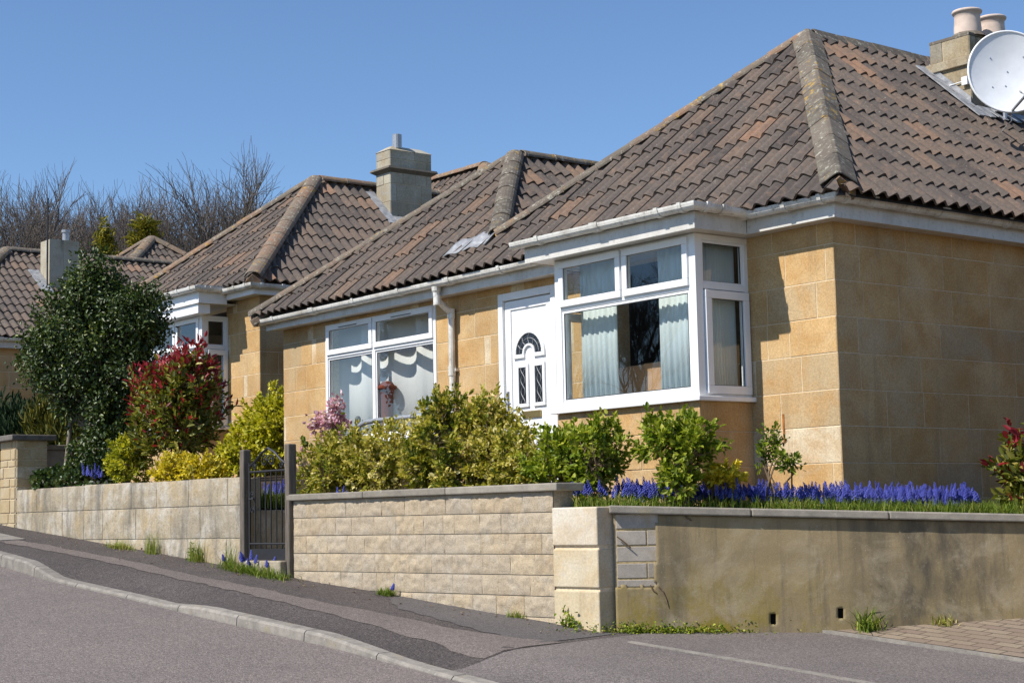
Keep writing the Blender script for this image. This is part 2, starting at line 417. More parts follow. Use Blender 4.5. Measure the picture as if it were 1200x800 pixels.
mk_leaf('blue_petal', [(0, (.07, .08, .34)), (.5, (.11, .125, .52)), (1, (.20, .22, .66))], .7, .25, .2)
mk_leaf('pink_petal', [(0, (.42, .16, .25)), (.5, (.68, .40, .50)), (1, (.82, .64, .70))], .6, .3, .2)
mk_leaf('litter_leaf', [(0, (.12, .07, .035)), (.6, (.30, .2, .1)), (1, (.45, .36, .22))], .8, .1, .2)
def mk_bark(name, a, b):
    t = NT(name); g = t.noise(14, 6, .7, vec=t.scale(t.tc, (3, 3, .8)))
    M[name] = t.done(t.bsdf(t.ramp(g, [(.3, a), (.7, b)]), .9, .2, t.bump(g, .6, .01)))
mk_bark('pale_bark', (.12, .10, .075), (.30, .26, .20))
mk_bark('dark_bark', (.05, .042, .036), (.115, .1, .085))
mk_bark('grey_bark', (.085, .07, .062), (.19, .16, .14))
mk_bark('brown_twig', (.10, .065, .04), (.22, .16, .10))
# ------------------------------------------------------------------ terrain, road, pavement
def gx(x):
    x = np.clip(x, -75, 40)
    return np.where(x < -9.1, -.83-.09*(x+9.1), -.83-.07*(x+9.1))
def G(x, y): return gx(x) + .03*(np.asarray(y)-7.9)
KX = [-80, -16, -14.7, -13.2, -11.9, -10.2, -9.2, -7.9, 40]
KY = [6.15, 6.15, 6.1, 6.19, 6.22, 6.31, 6.31, 6.22, 6.2]
def kerb_y(x): return np.interp(x, KX, KY)
def kerb_h(x): return np.interp(x, [-80, -15.3, -14.6, -12.6, -12.0, -10.3, -9.3, 40], [.11, .11, .028, .028, .075, .075, .020, .020])
def road_z(x, y):
    ky = kerb_y(x)
    return G(x, ky) - .105 + .018*np.minimum(ky-y, 3.2) - .018*np.maximum(0, ky-y-3.2)
def kerb_top(x): return road_z(x, kerb_y(x)) + kerb_h(x)
def pave_z(x, y):
    t = np.clip((np.asarray(y)-kerb_y(x)-.12)/.55, 0, 1); t = t*t*(3-2*t)
    return kerb_top(x)*(1-t) + G(x, y)*t
def grid_sheet(name, xs, vs, fn, mat, label, cat, kind='structure', smooth=True):
    """fn(x, v) -> (x, y, z) arrays"""
    X, Vv = np.meshgrid(xs, vs, indexing='ij')
    P = np.stack(fn(X, Vv), -1).reshape(-1, 3)
    n, m = len(xs), len(vs)
    i, j = np.meshgrid(np.arange(n-1), np.arange(m-1), indexing='ij')
    a = (i*m+j).ravel()
    F = np.stack([a, a+m, a+m+1, a+1], 1).ravel()
    o = fast_mesh(name, P, F, 4, np.full((len(a), 3), .5), mat, None, smooth)
    return tag(o, label, cat, kind=kind)

def terr(x, y):
    z = gx(x) - .55 + .012*np.clip(y-10, 0, 80)
    z = z + .25*np.sin(x*.11)*np.sin(y*.13)*np.clip((np.abs(y-5)-25)/20, 0, 1)
    return x, y, z
xs_t = np.concatenate([np.linspace(-400, -82, 12), np.linspace(-78, 42, 61), np.linspace(48, 300, 10)])
ys_t = np.concatenate([np.linspace(-300, -42, 10), np.linspace(-38, 90, 65), np.linspace(100, 400, 10)])
grid_sheet('terrain', xs_t, ys_t, terr, M['grassland'], 'grassy hillside rising to the left behind the houses', 'terrain')
xs = np.concatenate([np.linspace(-75, -26, 25), np.linspace(-25, -4, 85), np.linspace(-3, 38, 22)])
grid_sheet('road', xs, np.linspace(0, 1, 12), lambda x, v: (x, kerb_y(x)-.005-(1-v)*9.2, road_z(x, kerb_y(x)-(1-v)*9.2)), M['road_asphalt'],
           'worn grey brown asphalt road climbing to the left', 'road')
# pavement between kerb and garden walls
def wall_line(x): return np.interp(x, [-75, -18.57, -9.05, -8.9, 40], [6.6, 7.40, 8.02, 8.05, 8.05])
def pave_fn(x, v):
    y0 = kerb_y(x)+.125; y1 = wall_line(x)
    y = y0+(y1-y0)*v
    return x, y, pave_z(x, y) + .004*np.sin(x*3.1)*np.sin(y*4.3)
xp = np.concatenate([np.linspace(-75, -26, 25), np.linspace(-25, -8.9, 90)])
grid_sheet('pavement', xp, np.linspace(0, 1, 22), pave_fn, M['pavement_asphalt'], 'dark asphalt pavement running beside the garden walls', 'pavement')
def strip_fn(x, v):
    yc = np.interp(x, [-30, -17.2, -15.6, -13.8, -11.7, -9.9, -9.0, -8.6], [6.66, 6.70, 6.85, 6.88, 6.93, 6.94, 7.02, 7.06])
    w = np.interp(x, [-30, -13, -11.5, -9.6, -8.6], [.11, .11, .13, .2, .42])
    e = .012*np.sin(x*9.)+.01*np.sin(x*23.)
    y = yc + (v-.5)*2*w + e
    return x, y, pave_z(x, y) + .004*np.sin(x*3.1)*np.sin(y*4.3) + .004
grid_sheet('trench_strip', np.linspace(-30, -8.92, 160), np.linspace(0, 1, 5), strip_fn, M['strip_asphalt'], 'paler brown resurfaced trench strip along the pavement', 'pavement strip')
def patch_fn(x, v):
    y0 = np.interp(x, [-11.4, -10.9, -9.6, -9.0], [7.60, 7.36, 7.22, 7.26])+.012*np.sin(x*21.); y1 = wall_line(x)-.10-.015*np.sin(x*17.)
    y = y0+(y1-y0)*v
    return x, y, pave_z(x, y)+.004*np.sin(x*3.1)*np.sin(y*4.3)+.004
grid_sheet('pavement_patch', np.linspace(-11.4, -9.0, 60), np.linspace(0, 1, 7), patch_fn, M['patch_asphalt'], 'grey asphalt repair patch at the foot of the split stone wall', 'pavement patch')
# crossover and drive to the right of the wall corner
def drive_z(x, y):
    z = G(x, y)
    return np.where(y < 7.2, pave_z(x, y), z) + .09*np.clip(y-9.15, 0, 4)
def cross_fn(x, v):
    y = kerb_y(x)+.125+(9.12-kerb_y(x)-.125)*v
    return x, y, drive_z(x, y)
grid_sheet('driveway_crossover', np.linspace(-8.9, 14, 90), np.linspace(0, 1, 26), cross_fn, M['drive_asphalt'], 'grey asphalt crossover in front of the rendered wall', 'driveway')
grid_sheet('brick_driveway', np.linspace(-8.4, 14, 90), np.linspace(0, 1, 30), lambda x, v: (x, 9.2+8*v, drive_z(x, 9.2+8*v)+.012), M['brick_paving'],
           'brown brick paved drive at the foot of the rendered wall', 'driveway')
mb = MB()
def edging(y, x0, x1, w, dz):
    xx = np.linspace(x0, x1, int((x1-x0)/.3)+1)
    fr = [(V3(x, y+.008*math.sin(x*2.3), float(drive_z(x, y))+dz), V3(0, 1, 0), V3(0, 0, 1)) for x in xx]
    mb.sweep([(-w/2, -.06), (w/2, -.06), (w/2, .0), (-w/2, .0)], fr, (random.random(), .5, .5))
edging(7.76, -8.65, 14, .05, .007)
tag(mb.build('edging_kerb', M['kerb_concrete']), 'thin pale concrete edging line crossing the asphalt crossover', 'edging', kind='structure')
mb = MB()
edging(9.16, -8.3, 14, .055, .016)
tag(mb.build('edging_kerb', M['kerb_concrete']), 'pale concrete edging between brick drive and asphalt', 'edging', kind='structure')
# kerb stones
mb = MB()
x = -60.
while x < 30:
    L = .914 if x > -30 else 3
    r = random.random()
    fr = []
    for q in np.linspace(x+.005, x+L-.005, 5):
        fr.append((V3(q, float(kerb_y(q)), float(road_z(q, kerb_y(q)))), V3(0, 1, 0), V3(0, 0, 1), float(kerb_h(q))))
    vs = []; fs = []
    for (o, a, b, h) in fr:
        for (p, q2) in ((0, -.1), (.012, h-.018), (.03, h), (.128, h+.003), (.128, -.1)):
            vs.append(o+a*p+b*q2)
    for i in range(4):
        for k in range(5): fs.append((i*5+k, i*5+(k+1) % 5, (i+1)*5+(k+1) % 5, (i+1)*5+k))
    fs += [tuple(range(5))[::-1], tuple(20+k for k in range(5))]
    mb.add(vs, fs, (r, .5, .5)); x += L
tag(mb.build('kerb', M['kerb_concrete']), 'worn concrete kerb dropping at each gateway', 'kerb', kind='structure')

# ------------------------------------------------------------------ block walls
def spans(u0, u1, z0, z1, holes):
    """free u spans of a course minus holes"""
    out = [(u0, u1)]
    for (a, b, c, d) in holes:
        if d <= z0+1e-4 or c >= z1-1e-4: continue
        nxt = []
        for (p, q) in out:
            if b <= p or a >= q: nxt.append((p, q)); continue
            if a-p > .02: nxt.append((p, a))
            if q-b > .02: nxt.append((b, q))
        out = nxt
    return out
def face_blocks(mb, o, u, n, u0, u1, z0, zc, holes, lens, joint=.006, proud=.006, tintf=None, r=None, ends=True):
    """zc: list of course boundaries; blocks proud of plane o along n"""
    r = r or random.Random(5)
    o = np.asarray(o, float); u = unit(u); n = unit(n); zv = V3(0, 0, 1)
    for ci in range(len(zc)-1):
        a, b = zc[ci], zc[ci+1]
        cuts = sorted({a, b, *[q for h in holes for q in h[2:] if a+.03 < q < b-.03]})
        for (p, q) in spans(u0, u1, a, b, [h for h in holes if not (h[2] > a+.03 and h[2] < b-.03) and not (h[3] < b-.03 and h[3] > a+.03)]):
            pos = p; first = True
            rem = q-p
            while pos < q-1e-4:
                L = r.choice(lens)*r.uniform(.85, 1.15)
                if first and ends: L *= r.choice([.55, 1.0])
                first = False
                e = pos+L
                if q-e < .09: e = q
                tin = tintf(r) if tintf else (r.random(), 0, r.random())
                if e-pos < .15 and e < q: tin = (.3, .9, 0)
                dd = proud+r.uniform(-.0015, .0015)
                c = min(.006, joint)
                # split vertically against partial holes
                segs = [(pos, e, a, b)]
                for h in holes:
                    new = []
                    for (sa, sb, sc, sd) in segs:
                        if h[1] <= sa or h[0] >= sb or h[3] <= sc or h[2] >= sd: new.append((sa, sb, sc, sd)); continue
                        if h[2] > sc: new.append((sa, sb, sc, h[2]))
                        if h[3] < sd: new.append((sa, sb, h[3], sd))
                        mc, md = max(sc, h[2]), min(sd, h[3])
                        if h[0] > sa: new.append((sa, h[0], mc, md))
                        if h[1] < sb: new.append((h[1], sb, mc, md))
                    segs = new
                for (sa, sb, sc, sd) in segs:
                    j = joint/2
                    a0, a1, c0, c1 = sa+j, sb-j, sc+j, sd-j
                    if a1-a0 < .015 or c1-c0 < .012: continue
                    P = lambda uu, zz, dn: o+u*uu+zv*zz+n*dn
                    bk = [P(a0, c0, 0), P(a1, c0, 0), P(a1, c1, 0), P(a0, c1, 0)]
                    ff = [P(a0+c*.6, c0+c*.6, dd), P(a1-c*.6, c0+c*.6, dd), P(a1-c*.6, c1-c*.6, dd), P(a0+c*.6, c1-c*.6, dd)]
                    fs = [(4, 5, 6, 7), (0, 1, 5, 4), (1, 2, 6, 5), (2, 3, 7, 6), (3, 0, 4, 7)]
                    if np.dot(np.cross(u, zv), n) < 0: fs = [tuple(reversed(k)) for k in fs]
                    mb.add(bk+ff, fs, tin)
                pos = e
def slab_with_holes(mb, o, u, n, thick, u0, u1, z0, z1, holes, tint=(.5, 0, .5)):
    o = np.asarray(o, float); u = unit(u); n = unit(n); zv = V3(0, 0, 1)
    zs = sorted({z0, z1, *[q for h in holes for q in h[2:] if z0 < q < z1]})
    for a, b in zip(zs[:-1], zs[1:]):
        for (p, q) in spans(u0, u1, a, b, holes):
            mb.obox(o+u*p+zv*a-n*thick, u*(q-p), n*thick, zv*(b-a), tint)

# ------------------------------------------------------------------ garden walls
CB, SB = math.cos(rad(3.6)), math.sin(rad(3.6))
uB = V3(CB, SB, 0); nB = V3(SB, -CB, 0)          # along the front walls / outwards to the road
pB = V3(-9.597, 7.881, 0)                          # right end of the split-faced wall
CC, SCn = math.cos(rad(50)), math.sin(rad(50))
uC = V3(CC, SCn, 0); nC = V3(SCn, -CC, 0)
pC = V3(-9.085, 8.015, 0)
def rough_block(mb, o, u, n, a0, a1, c0, c1, depth, tin, amp=.014, seed=0, step=.035, edge0=.25, sides=True):
    nu = max(3, int((a1-a0)/step)); nz = max(3, int((c1-c0)/step))
    vs = []
    for i in range(nu+1):
        for j in range(nz+1):
            uu = a0+(a1-a0)*i/nu; zz = c0+(c1-c0)*j/nz
            p = o+u*uu+V3(0, 0, zz)
            e = min(min(i, nu-i) if sides else 9, min(j, nz-j))
            d = depth*(edge0 if e == 0 else (.9 if e == 1 else 1))
            q = Vector((p[0]*9+seed*3.1, p[1]*9, p[2]*9))
            d += (1 if e > 1 else .55 if e else .3)*amp*(.8*mnoise.noise(q)+.7*mnoise.noise(q*2.3)+.75*mnoise.noise(q*5.1))
            vs.append(p+n*d)
    fs = []
    m = nz+1
    flip = np.dot(np.cross(u, V3(0, 0, 1)), n) < 0
    for i in range(nu):
        for j in range(nz):
            f = (i*m+j, (i+1)*m+j, (i+1)*m+j+1, i*m+j+1)
            fs.append(f[::-1] if flip else f)
    mb.add(vs, fs, tin)

# split-faced block wall
t_wb = thing('split_stone_wall', (-11.3, 7.78, -.65), 'low wall of rough split faced buff blocks under a flat grey coping, right of the iron gate', 'garden wall')
mo = MB()
mo.obox(pB-uB*3.40+V3(0, 0, -1.0)-nB*.20, uB*3.40, nB*.20, V3(0, 0, 1.19))
mo.build('mortar', M['grey_mortar'], t_wb)
bl = MB(); rr = random.Random(3)
zc = [.19-.155*k for k in range(8)]
for ci in range(7):
    z1, z0 = zc[ci], zc[ci+1]
    p = -3.40
    while p < -.001:
        L = rr.choice([.13, .2, .24, .3, .32, .36])*rr.uniform(.9, 1.1)
        e = p+L
        if e > -.12: e = 0
        rough_block(bl, pB, uB, nB, p+.001, e-.001, z0+.003, z1-.003, .013, (rr.random(), rr.random(), rr.random()), .013, rr.random()*40, .018, .6)
        p = e
bl.build('block', M['split_stone'], t_wb, smooth=True)
cp = MB(); p = -3.46
for L in (1.15, 1.1, 1.30):
    cp.obox(pB+uB*p+V3(0, 0, .19)-nB*.235, uB*(L-.004), nB*.285, V3(0, 0, .058+rr.uniform(-.002, .002)), (rr.random(), .5, .5)); p += L
cp.build('coping', M['concrete_coping'], t_wb, bevel=.01)

# corner pillar of three big blocks
t_p = thing('stone_pillar', (-9.33, 7.95, -.83), 'squat corner pillar of three big smooth cream blocks between two walls', 'pillar')
b_ = MB(); oP = pB+uB*.012
zz = [-1.0, -.52, -.235, .064]
hh = [(-1.0, -.535), (-.515, -.235), (-.213, .066)]
for k, (a, b) in enumerate(hh):
    mbk = MB(); w0 = 0 if k else -.004
    mbk.obox(oP+uB*w0+nB*(.028+.004*k)+V3(0, 0, a), uB*.475, -nB*.34, V3(0, 0, b-a), (rr.random(), .8 if k == 2 else .3, .5))
    o_ = mbk.build('stone_block', M['pale_ashlar'], t_p, bevel=.012, seg=3)
b_.obox(oP+nB*.015+uB*.01+V3(0, 0, -1.0), uB*.46, -nB*.31, V3(0, 0, 1.05))
b_.build('mortar', M['pale_mortar'], t_p)

# rendered wall with the exposed grey bricks
t_wc = thing('rendered_wall', (-8.0, 9.1, -.86), 'stained grey brown rendered wall with a broken corner of bare grey bricks', 'garden wall')
LC = 3.75
def topC(s): return .012 - .042*s
core = MB()
core.prism([pC+V3(0, 0, -1.1)-nC*.012, pC+uC*LC+V3(0, 0, -1.1)-nC*.012, pC+uC*LC+V3(0, 0, topC(LC))-nC*.012, pC+V3(0, 0, topC(0))-nC*.012], -nC*.19)
core.build('core', M['grey_mortar'], t_wc)
bk = MB()
for k in range(5):
    z1 = topC(0)-.002-.118*k; z0 = z1-.106
    if k == 4: z0 = z1-.05
    cut = [.012, .33] if k % 2 == 0 else [.012, .235, .33]
    for a, b in zip(cut[:-1], cut[1:]):
        bk.obox(pC+uC*(a+.005)+V3(0, 0, z0)-nC*.014, uC*(b-a-.01), nC*(.0125+rr.uniform(0, .005)), V3(0, 0, z1-z0+rr.uniform(-.008, .002)), (rr.random(), .5, .5))
bk.build('bare_brick', M['grey_brick'], t_wc, bevel=.004)
mo2 = MB()
mo2.obox(pC+uC*.01+V3(0, 0, -.53)-nC*.013, uC*.33, nC*.009, V3(0, 0, .53))
mo2.build('mortar', M['sand_mortar'], t_wc)
# render skin: fine grid with a ragged hole and two weep holes
st = .02; nu = int(LC/st); z_b = -1.0
rows = 52
vs = []; keep = []
def skin(s, k):
    zt = topC(s); z = z_b+(zt-z_b)*k/rows
    q = Vector((s*1.3, z*1.6, 3.1))
    d = .012+.012*mnoise.noise(q)+.005*mnoise.noise(q*3.3)
    return s, z, d
for i in range(nu+1):
    for k in range(rows+1):
        s_, z, d = skin(i*st, k)
        vs.append(pC+uC*s_+V3(0, 0, z)+nC*d)
fs = []
for i in range(nu):
    for k in range(rows):
        s_, z, d = skin((i+.5)*st, k+.5)
        edge = .30+.035*mnoise.noise(Vector((z*7, 1.7, 0)))
        zlow = -.515+.03*mnoise.noise(Vector((s_*14, 7.7, 0)))
        if s_ < edge and z > zlow: continue
        if (1.10 < s_ < 1.15 and -.80 < z < -.73) or (1.58 < s_ < 1.63 and -.755 < z < -.69): continue
        a = i*(rows+1)+k; fs.append((a, a+rows+1, a+rows+2, a+1))
mr = MB(); mr.v = [tuple(v) for v in vs]; mr.f = [list(f) for f in fs]; mr.t = [(.5, .5, .5)]*len(fs)
o_ = mr.build('render_coat', M['old_render'], t_wc, smooth=True)
sm = o_.modifiers.new('solid', 'SOLIDIFY'); sm.thickness = .02; sm.offset = -1
for (a, b) in ((1.125, -.765), (1.605, -.722)):
    wh = MB(); wh.obox(pC+uC*(a-.035)+V3(0, 0, b-.045)-nC*.0105, uC*.07, nC*.003, V3(0, 0, .09)); wh.build('weep_hole_dark', M['black_void'], t_wc)  # black plate paints the dark inside each weep hole
for pts in ([(.31, -.515), (.34, -.55), (.36, -.60), (.375, -.66)], [(.25, -.50), (.27, -.54), (.29, -.555)], [(.02, -.15), (.07, -.19), (.12, -.235)], [(.5, -.0), (.53, -.03), (.56, -.05)]):
    cr = MB(); cr.tube([pC+uC*a+nC*.021+V3(0, 0, z) for a, z in pts], [.004, .006, .005, .003][:len(pts)], 4); cr.build('dry_root', M['brown_twig'], t_wc)
rw_ = MB(); e0 = pC+uC*LC
rw_.prism([(e0[0]-.16, e0[1]-.04, -1.3), (e0[0]+.0, e0[1]-.04, -1.3), (e0[0]+.0, e0[1]-.04, topC(LC)), (e0[0]-.16, e0[1]-.04, topC(LC))], (0, 20-e0[1], 0)); rw_.build('return_wall', M['old_render'], t_wc, fixn=True)
cp = MB(); cp.box((e0[0]-.2, e0[1]+.02, topC(LC)+.002), (e0[0]+.04, 20, topC(LC)+.058)); cp.build('return_coping', M['concrete_coping'], t_wc, bevel=.01)
cp = MB(); s_ = -.03
for L in (1.02, .98, 1.0, .84):
    o0 = pC+uC*s_; a = topC(s_)+.002; b = topC(s_+L)+.002
    cp.prism([o0+nC*.055+V3(0, 0, a), o0+uC*(L-.006)+nC*.055+V3(0, 0, b), o0+uC*(L-.006)-nC*.24+V3(0, 0, b), o0-nC*.24+V3(0, 0, a)], V3(0, 0, .058), (rr.random(), .5, .5))
    s_ += L
cp.build('coping', M['concrete_coping'], t_wc, bevel=.01, fixn=True)

# ashlar wall to the left of the gate
t_wa = thing('ashlar_wall', (-16.2, 7.46, -.15), 'weathered pale ashlar retaining wall stepping uphill left of the iron gate', 'garden wall')
pA = V3(-13.87, 7.612, 0); LA = 4.70
mo = MB(); mo.obox(pA-uB*LA+V3(0, 0, -.75)-nB*.22, uB*LA, nB*.22, V3(0, 0, 1.165)); mo.build('mortar', M['grey_mortar'], t_wa)
bl = MB(); rr = random.Random(8)
for (z0, z1) in ((.175, .432), (-.135, .172), (-.45, -.138), (-.75, -.453)):
    p = -LA
    while p < -.001:
        L = rr.choice([.42, .5, .55, .62, .7]); e = p+L
        if e > -.22: e = 0
        dz = rr.uniform(-.012, .012) if z1 > .4 else 0
        rough_block(bl, pA, uB, nB, p+.003, e-.003, z0+.002, z1-.002, .014+rr.uniform(-.003, .003), (rr.random(), rr.random(), rr.random()), .008, rr.random()*50, .04, .5)
        if z1 > .4: bl.obox(pA+uB*(p+.003)+V3(0, 0, z1-.05)+nB*.0, uB*(e-p-.006), -nB*.225, V3(0, 0, .048+dz), (rr.random(), .5, .5))
        p = e
bl.build('block', M['weathered_stone'], t_wa, smooth=True)

# gate pillar at the far left with its lower walls
t_gp = thing('gate_pillar', (-18.85, 7.3, .03), 'square coursed stone gate pillar with flat cap at the left end', 'pillar')
pG = V3(-19.07, 7.30, 0)
mo = MB(); mo.box((-19.06, 7.31, -.4), (-18.60, 7.68, 1.0)); mo.build('mortar', M['pale_mortar'], t_gp)
bl = MB(); rr = random.Random(4)
def tf(r): return (r.random(), r.random()*.5, r.random())
zcs = [-.4, -.1, .05, .17, .33, .47, .57, .70, .78, .91, 1.0]
face_blocks(bl, (-19.06, 7.31, 0), (1, 0, 0), (0, -1, 0), 0, .46, -.4, zcs, [], [.2, .3, .42], .012, .012, tf, rr)
face_blocks(bl, (-18.60, 7.31, 0), (0, 1, 0), (1, 0, 0), 0, .37, -.4, zcs, [], [.16, .24, .37], .012, .012, tf, rr)
bl.build('block', M['buff_stone'], t_gp)
cp = MB(); cp.box((-19.14, 7.22, 1.0), (-18.50, 7.76, 1.065)); cp.build('cap', M['dark_lead_cap'], t_gp, bevel=.012)
t_lw = thing('low_stone_wall', (-21, 7.2, .2), 'lower coursed stone wall left of the far gate pillar', 'garden wall')
mo = MB(); mo.box((-26, 7.3, -.2), (-19.08, 7.5, .72)); mo.build('mortar', M['pale_mortar'], t_lw)
bl = MB(); face_blocks(bl, (-26, 7.3, 0), (1, 0, 0), (0, -1, 0), 0, 6.92, -.2, [-.2, .1, .3, .45, .6, .72], [], [.2, .3, .42], .012, .012, tf, rr); bl.build('block', M['buff_stone'], t_lw)
cp = MB(); cp.box((-26, 7.24, .72), (-19.08, 7.56, .78)); cp.build('coping', M['concrete_coping'], t_lw, bevel=.01)
t_sw = thing('boundary_wall', (-18.8, 9, .3), 'shaded grey boundary wall running back behind the far gate pillar', 'garden wall')
mo = MB(); mo.box((-18.95, 7.70, 0), (-18.75, 8.05, .90)); mo.build('wall', M['grey_brick'], t_sw)
cp = MB(); cp.box((-18.99, 7.70, .90), (-18.70, 8.05, .96)); cp.build('coping', M['concrete_coping'], t_sw, bevel=.01)

# ------------------------------------------------------------------ garden soil and path
def gs(x, y): return x, y, .03+.02*np.sin(x*3)*np.sin(y*4)+np.clip((y-8.6)/1.5, 0, 1)*.04
mb = MB()
def soil(name, poly, z, label, cat='garden bed', mat='soil'):
    m = MB(); m.add([(p[0], p[1], p[2] if len(p) > 2 else z) for p in poly], [tuple(range(len(poly)))])
    return tag(m.build(name, M[mat]), label, cat, kind='structure')
eC = pC+uC*3.75-nC*.1
soil('garden_bed', [(-13.0, 7.86, .02), (-9.1, 8.02, .03), (eC[0], eC[1], -.14), (eC[0]-.02, 20, -.14), (-13.0, 20, .03)], .02, 'dark soil of the raised bed in front of the bungalow')
soil('garden_bed', [(-19.0, 7.5, .33), (-14.35, 7.75, .36), (-13.9, 7.78, .13), (-13.9, 10.4, .2), (-14.4, 10.4, .5), (-19.0, 10.8, .6)], .34, 'dark soil of the raised bed behind the ashlar wall')
soil('garden_bed', [(-30, 7.5, .6), (-19.0, 7.6, .5), (-19.0, 20, .62), (-30, 20, .7)], .6, 'soil in front of the left neighbour house')
soil('garden_bed', [(-19.0, 10.8, .62), (-13.85, 10.4, .3), (-13.85, 20, .3), (-19, 20, .6)], .6, 'soil in the gap between the two bungalows')
# stone steps behind the gate
t_st = thing('garden_steps', (-13.43, 8.2, -.35), 'stone steps rising behind the iron gate', 'steps')
s1 = MB(); s1.box((-13.84, 7.55, -.75), (-13.04, 8.15, -.34)); s1.box((-13.84, 8.15, -.75), (-13.04, 8.5, .08)); s1.box((-13.84, 8.5, -.75), (-13.04, 10.3, .20))
s1.build('step', M['weathered_stone'], t_st, bevel=.01)
rw = MB(); rw.box((-14.02, 7.62, -.75), (-13.85, 10.3, .12)); rw.build('side_wall', M['weathered_stone'], t_st, bevel=.01)

uc = MB(); uc.obox((-18.05, 6.62, float(pave_z(-18.05, 6.62))+.004), (.78, 0, float(pave_z(-17.27, 6.62)-pave_z(-18.05, 6.62))), (0, .28, .006), (0, 0, .012))
tag(uc.build('utility_cover', M['kerb_concrete'], None, bevel=.004), 'flat pale cover set in the pavement at the left edge', 'utility cover')
# ------------------------------------------------------------------ roof pieces
TG, TW = .325, .155
def tile_roof(mb_name, polys, origin, u, n, mat, parent, seed=1, orange=.25, gauge=TG, roll=TW, amp=.046, lap=.011):
    u = unit(u); n = unit(n); v = unit(np.cross(n, u)); origin = np.asarray(origin, float)
    r = np.random.default_rng(seed)
    base = base_of(parent)
    tot = bmesh.new(); lay = None
    me_final = bpy.data.meshes.new(mb_name)
    allv = []; allf = []; allt = []
    for poly in polys:
        uv = np.array([[np.dot(p-origin, u), np.dot(p-origin, v)] for p in poly])
        u0, v0 = uv.min(0); u1, v1 = uv.max(0)
        j0, j1 = int(math.floor(v0/gauge+1e-6)), int(math.ceil(v1/gauge))
        k0, k1 = int(math.floor(u0/roll))-1, int(math.ceil(u1/roll))+1
        sub = 8
        bm = bmesh.new(); cl = bm.faces.layers.float_color.new('tint')
        for j in range(j0, j1):
            # limit to polygon span for speed
            lo, hi = 1e9, -1e9
            for a, b in zip(uv, np.roll(uv, -1, 0)):
                for t in np.linspace(0, 1, 9):
                    q = a+(b-a)*t
                    if (j-1.2)*gauge <= q[1] <= (j+2.2)*gauge: lo = min(lo, q[0]); hi = max(hi, q[0])
            # interior crossing
            for a, b in zip(uv, np.roll(uv, -1, 0)):
                for vv in (j*gauge, (j+1)*gauge):
                    if (a[1]-vv)*(b[1]-vv) < 0:
                        t = (vv-a[1])/(b[1]-a[1]); q = a[0]+(b[0]-a[0])*t; lo = min(lo, q); hi = max(hi, q)
            if hi < lo: continue
            ka, kb = int(math.floor(lo/roll))-1, int(math.ceil(hi/roll))+1
            off = 0
            for tk in range((ka-off)//2, (kb-off)//2+1):
                rs = np.random.default_rng((seed*7919+j*131+tk*17) & 0x7fffffff)
                base_t = rs.random()
                run = mnoise.noise(Vector((tk*.9+seed, j*.28, seed*1.7)))
                tint = base_t*.66 + (rs.uniform(.08, .34) if rs.random() < orange*(.75+run*1.1) else 0)
                tin = (min(1, tint), rs.random(), rs.random(), 1)
                dl = rs.uniform(-.003, .004); dv = rs.uniform(-.005, .005); tw = rs.uniform(-.003, .003)
                ua = (tk*2+off)*roll
                n1 = 2*sub
                bot, top, lip = [], [], []
                for i in range(n1+1):
                    uu = ua+2*roll*i/n1
                    ph = 2*math.pi*(uu/roll)
                    c = abs(math.cos(ph/2))
                    h = amp*(.25*c**.8+.75*c*c)+(i/n1)*lap
                    hb = h+.021+dl+tw*(i/n1-.5)
                    ht = h*.97
                    P = lambda vv, hh: origin+u*uu+v*vv+n*hh
                    bot.append(bm.verts.new(P(j*gauge-.012+dv, hb))); top.append(bm.verts.new(P((j+1)*gauge+.03, ht)))
                    lip.append(bm.verts.new(P(j*gauge-.008+dv, hb-.020)))
                s0 = bm.verts.new(bot[n1].co-Vector(n)*(lap+.012)); s1 = bm.verts.new(top[n1].co-Vector(n)*(lap+.012))
                f = bm.faces.new((bot[n1], s0, s1, top[n1])); f[cl] = tin
                for i in range(n1):
                    f = bm.faces.new((bot[i], bot[i+1], top[i+1], top[i])); f[cl] = tin
                    f = bm.faces.new((lip[i], lip[i+1], bot[i+1], bot[i])); f[cl] = tin
        c3 = poly.mean(0) if isinstance(poly, np.ndarray) else np.mean(poly, 0)
        for a, b in zip(poly, np.roll(poly, -1, 0)):
            e = unit(np.asarray(b)-np.asarray(a)); pn = np.cross(e, n)
            if np.dot(pn, c3-np.asarray(a)) > 0: pn = -pn
            if abs(np.dot(e, u)) > .999 and np.dot(np.asarray(a)-origin, v) < .02: continue     # eaves stay uncut
            geom = bm.verts[:]+bm.edges[:]+bm.faces[:]
            bmesh.ops.bisect_plane(bm, geom=geom, dist=1e-5, plane_co=Vector(a), plane_no=Vector(pn), clear_outer=True)
        bm.verts.index_update()
        k = len(allv)
        allv += [tuple(q.co) for q in bm.verts]
        for f in bm.faces:
            allf.append([k+q.index for q in f.verts]); allt.append(tuple(f[cl])[:3])
        bm.free()
        # deck below
        k = len(allv); allv += [tuple(np.asarray(p)-n*.03) for p in poly]; allf.append([k+i for i in range(len(poly))]); allt.append((.1, .5, .5))
    tot.free()
    m = MB(); m.v = allv; m.f = allf; m.t = allt
    return m.build(mb_name, mat, parent, smooth=True)
def sharp_smooth(o, ang=40):
    me = o.data
    bm = bmesh.new(); bm.from_mesh(me)
    bmesh.ops.remove_doubles(bm, verts=bm.verts, dist=1e-5)
    for e in bm.edges:
        if len(e.link_faces) == 2:
            e.smooth = e.calc_face_angle(0) < rad(ang)
        else: e.smooth = True
    bm.to_mesh(me); bm.free()

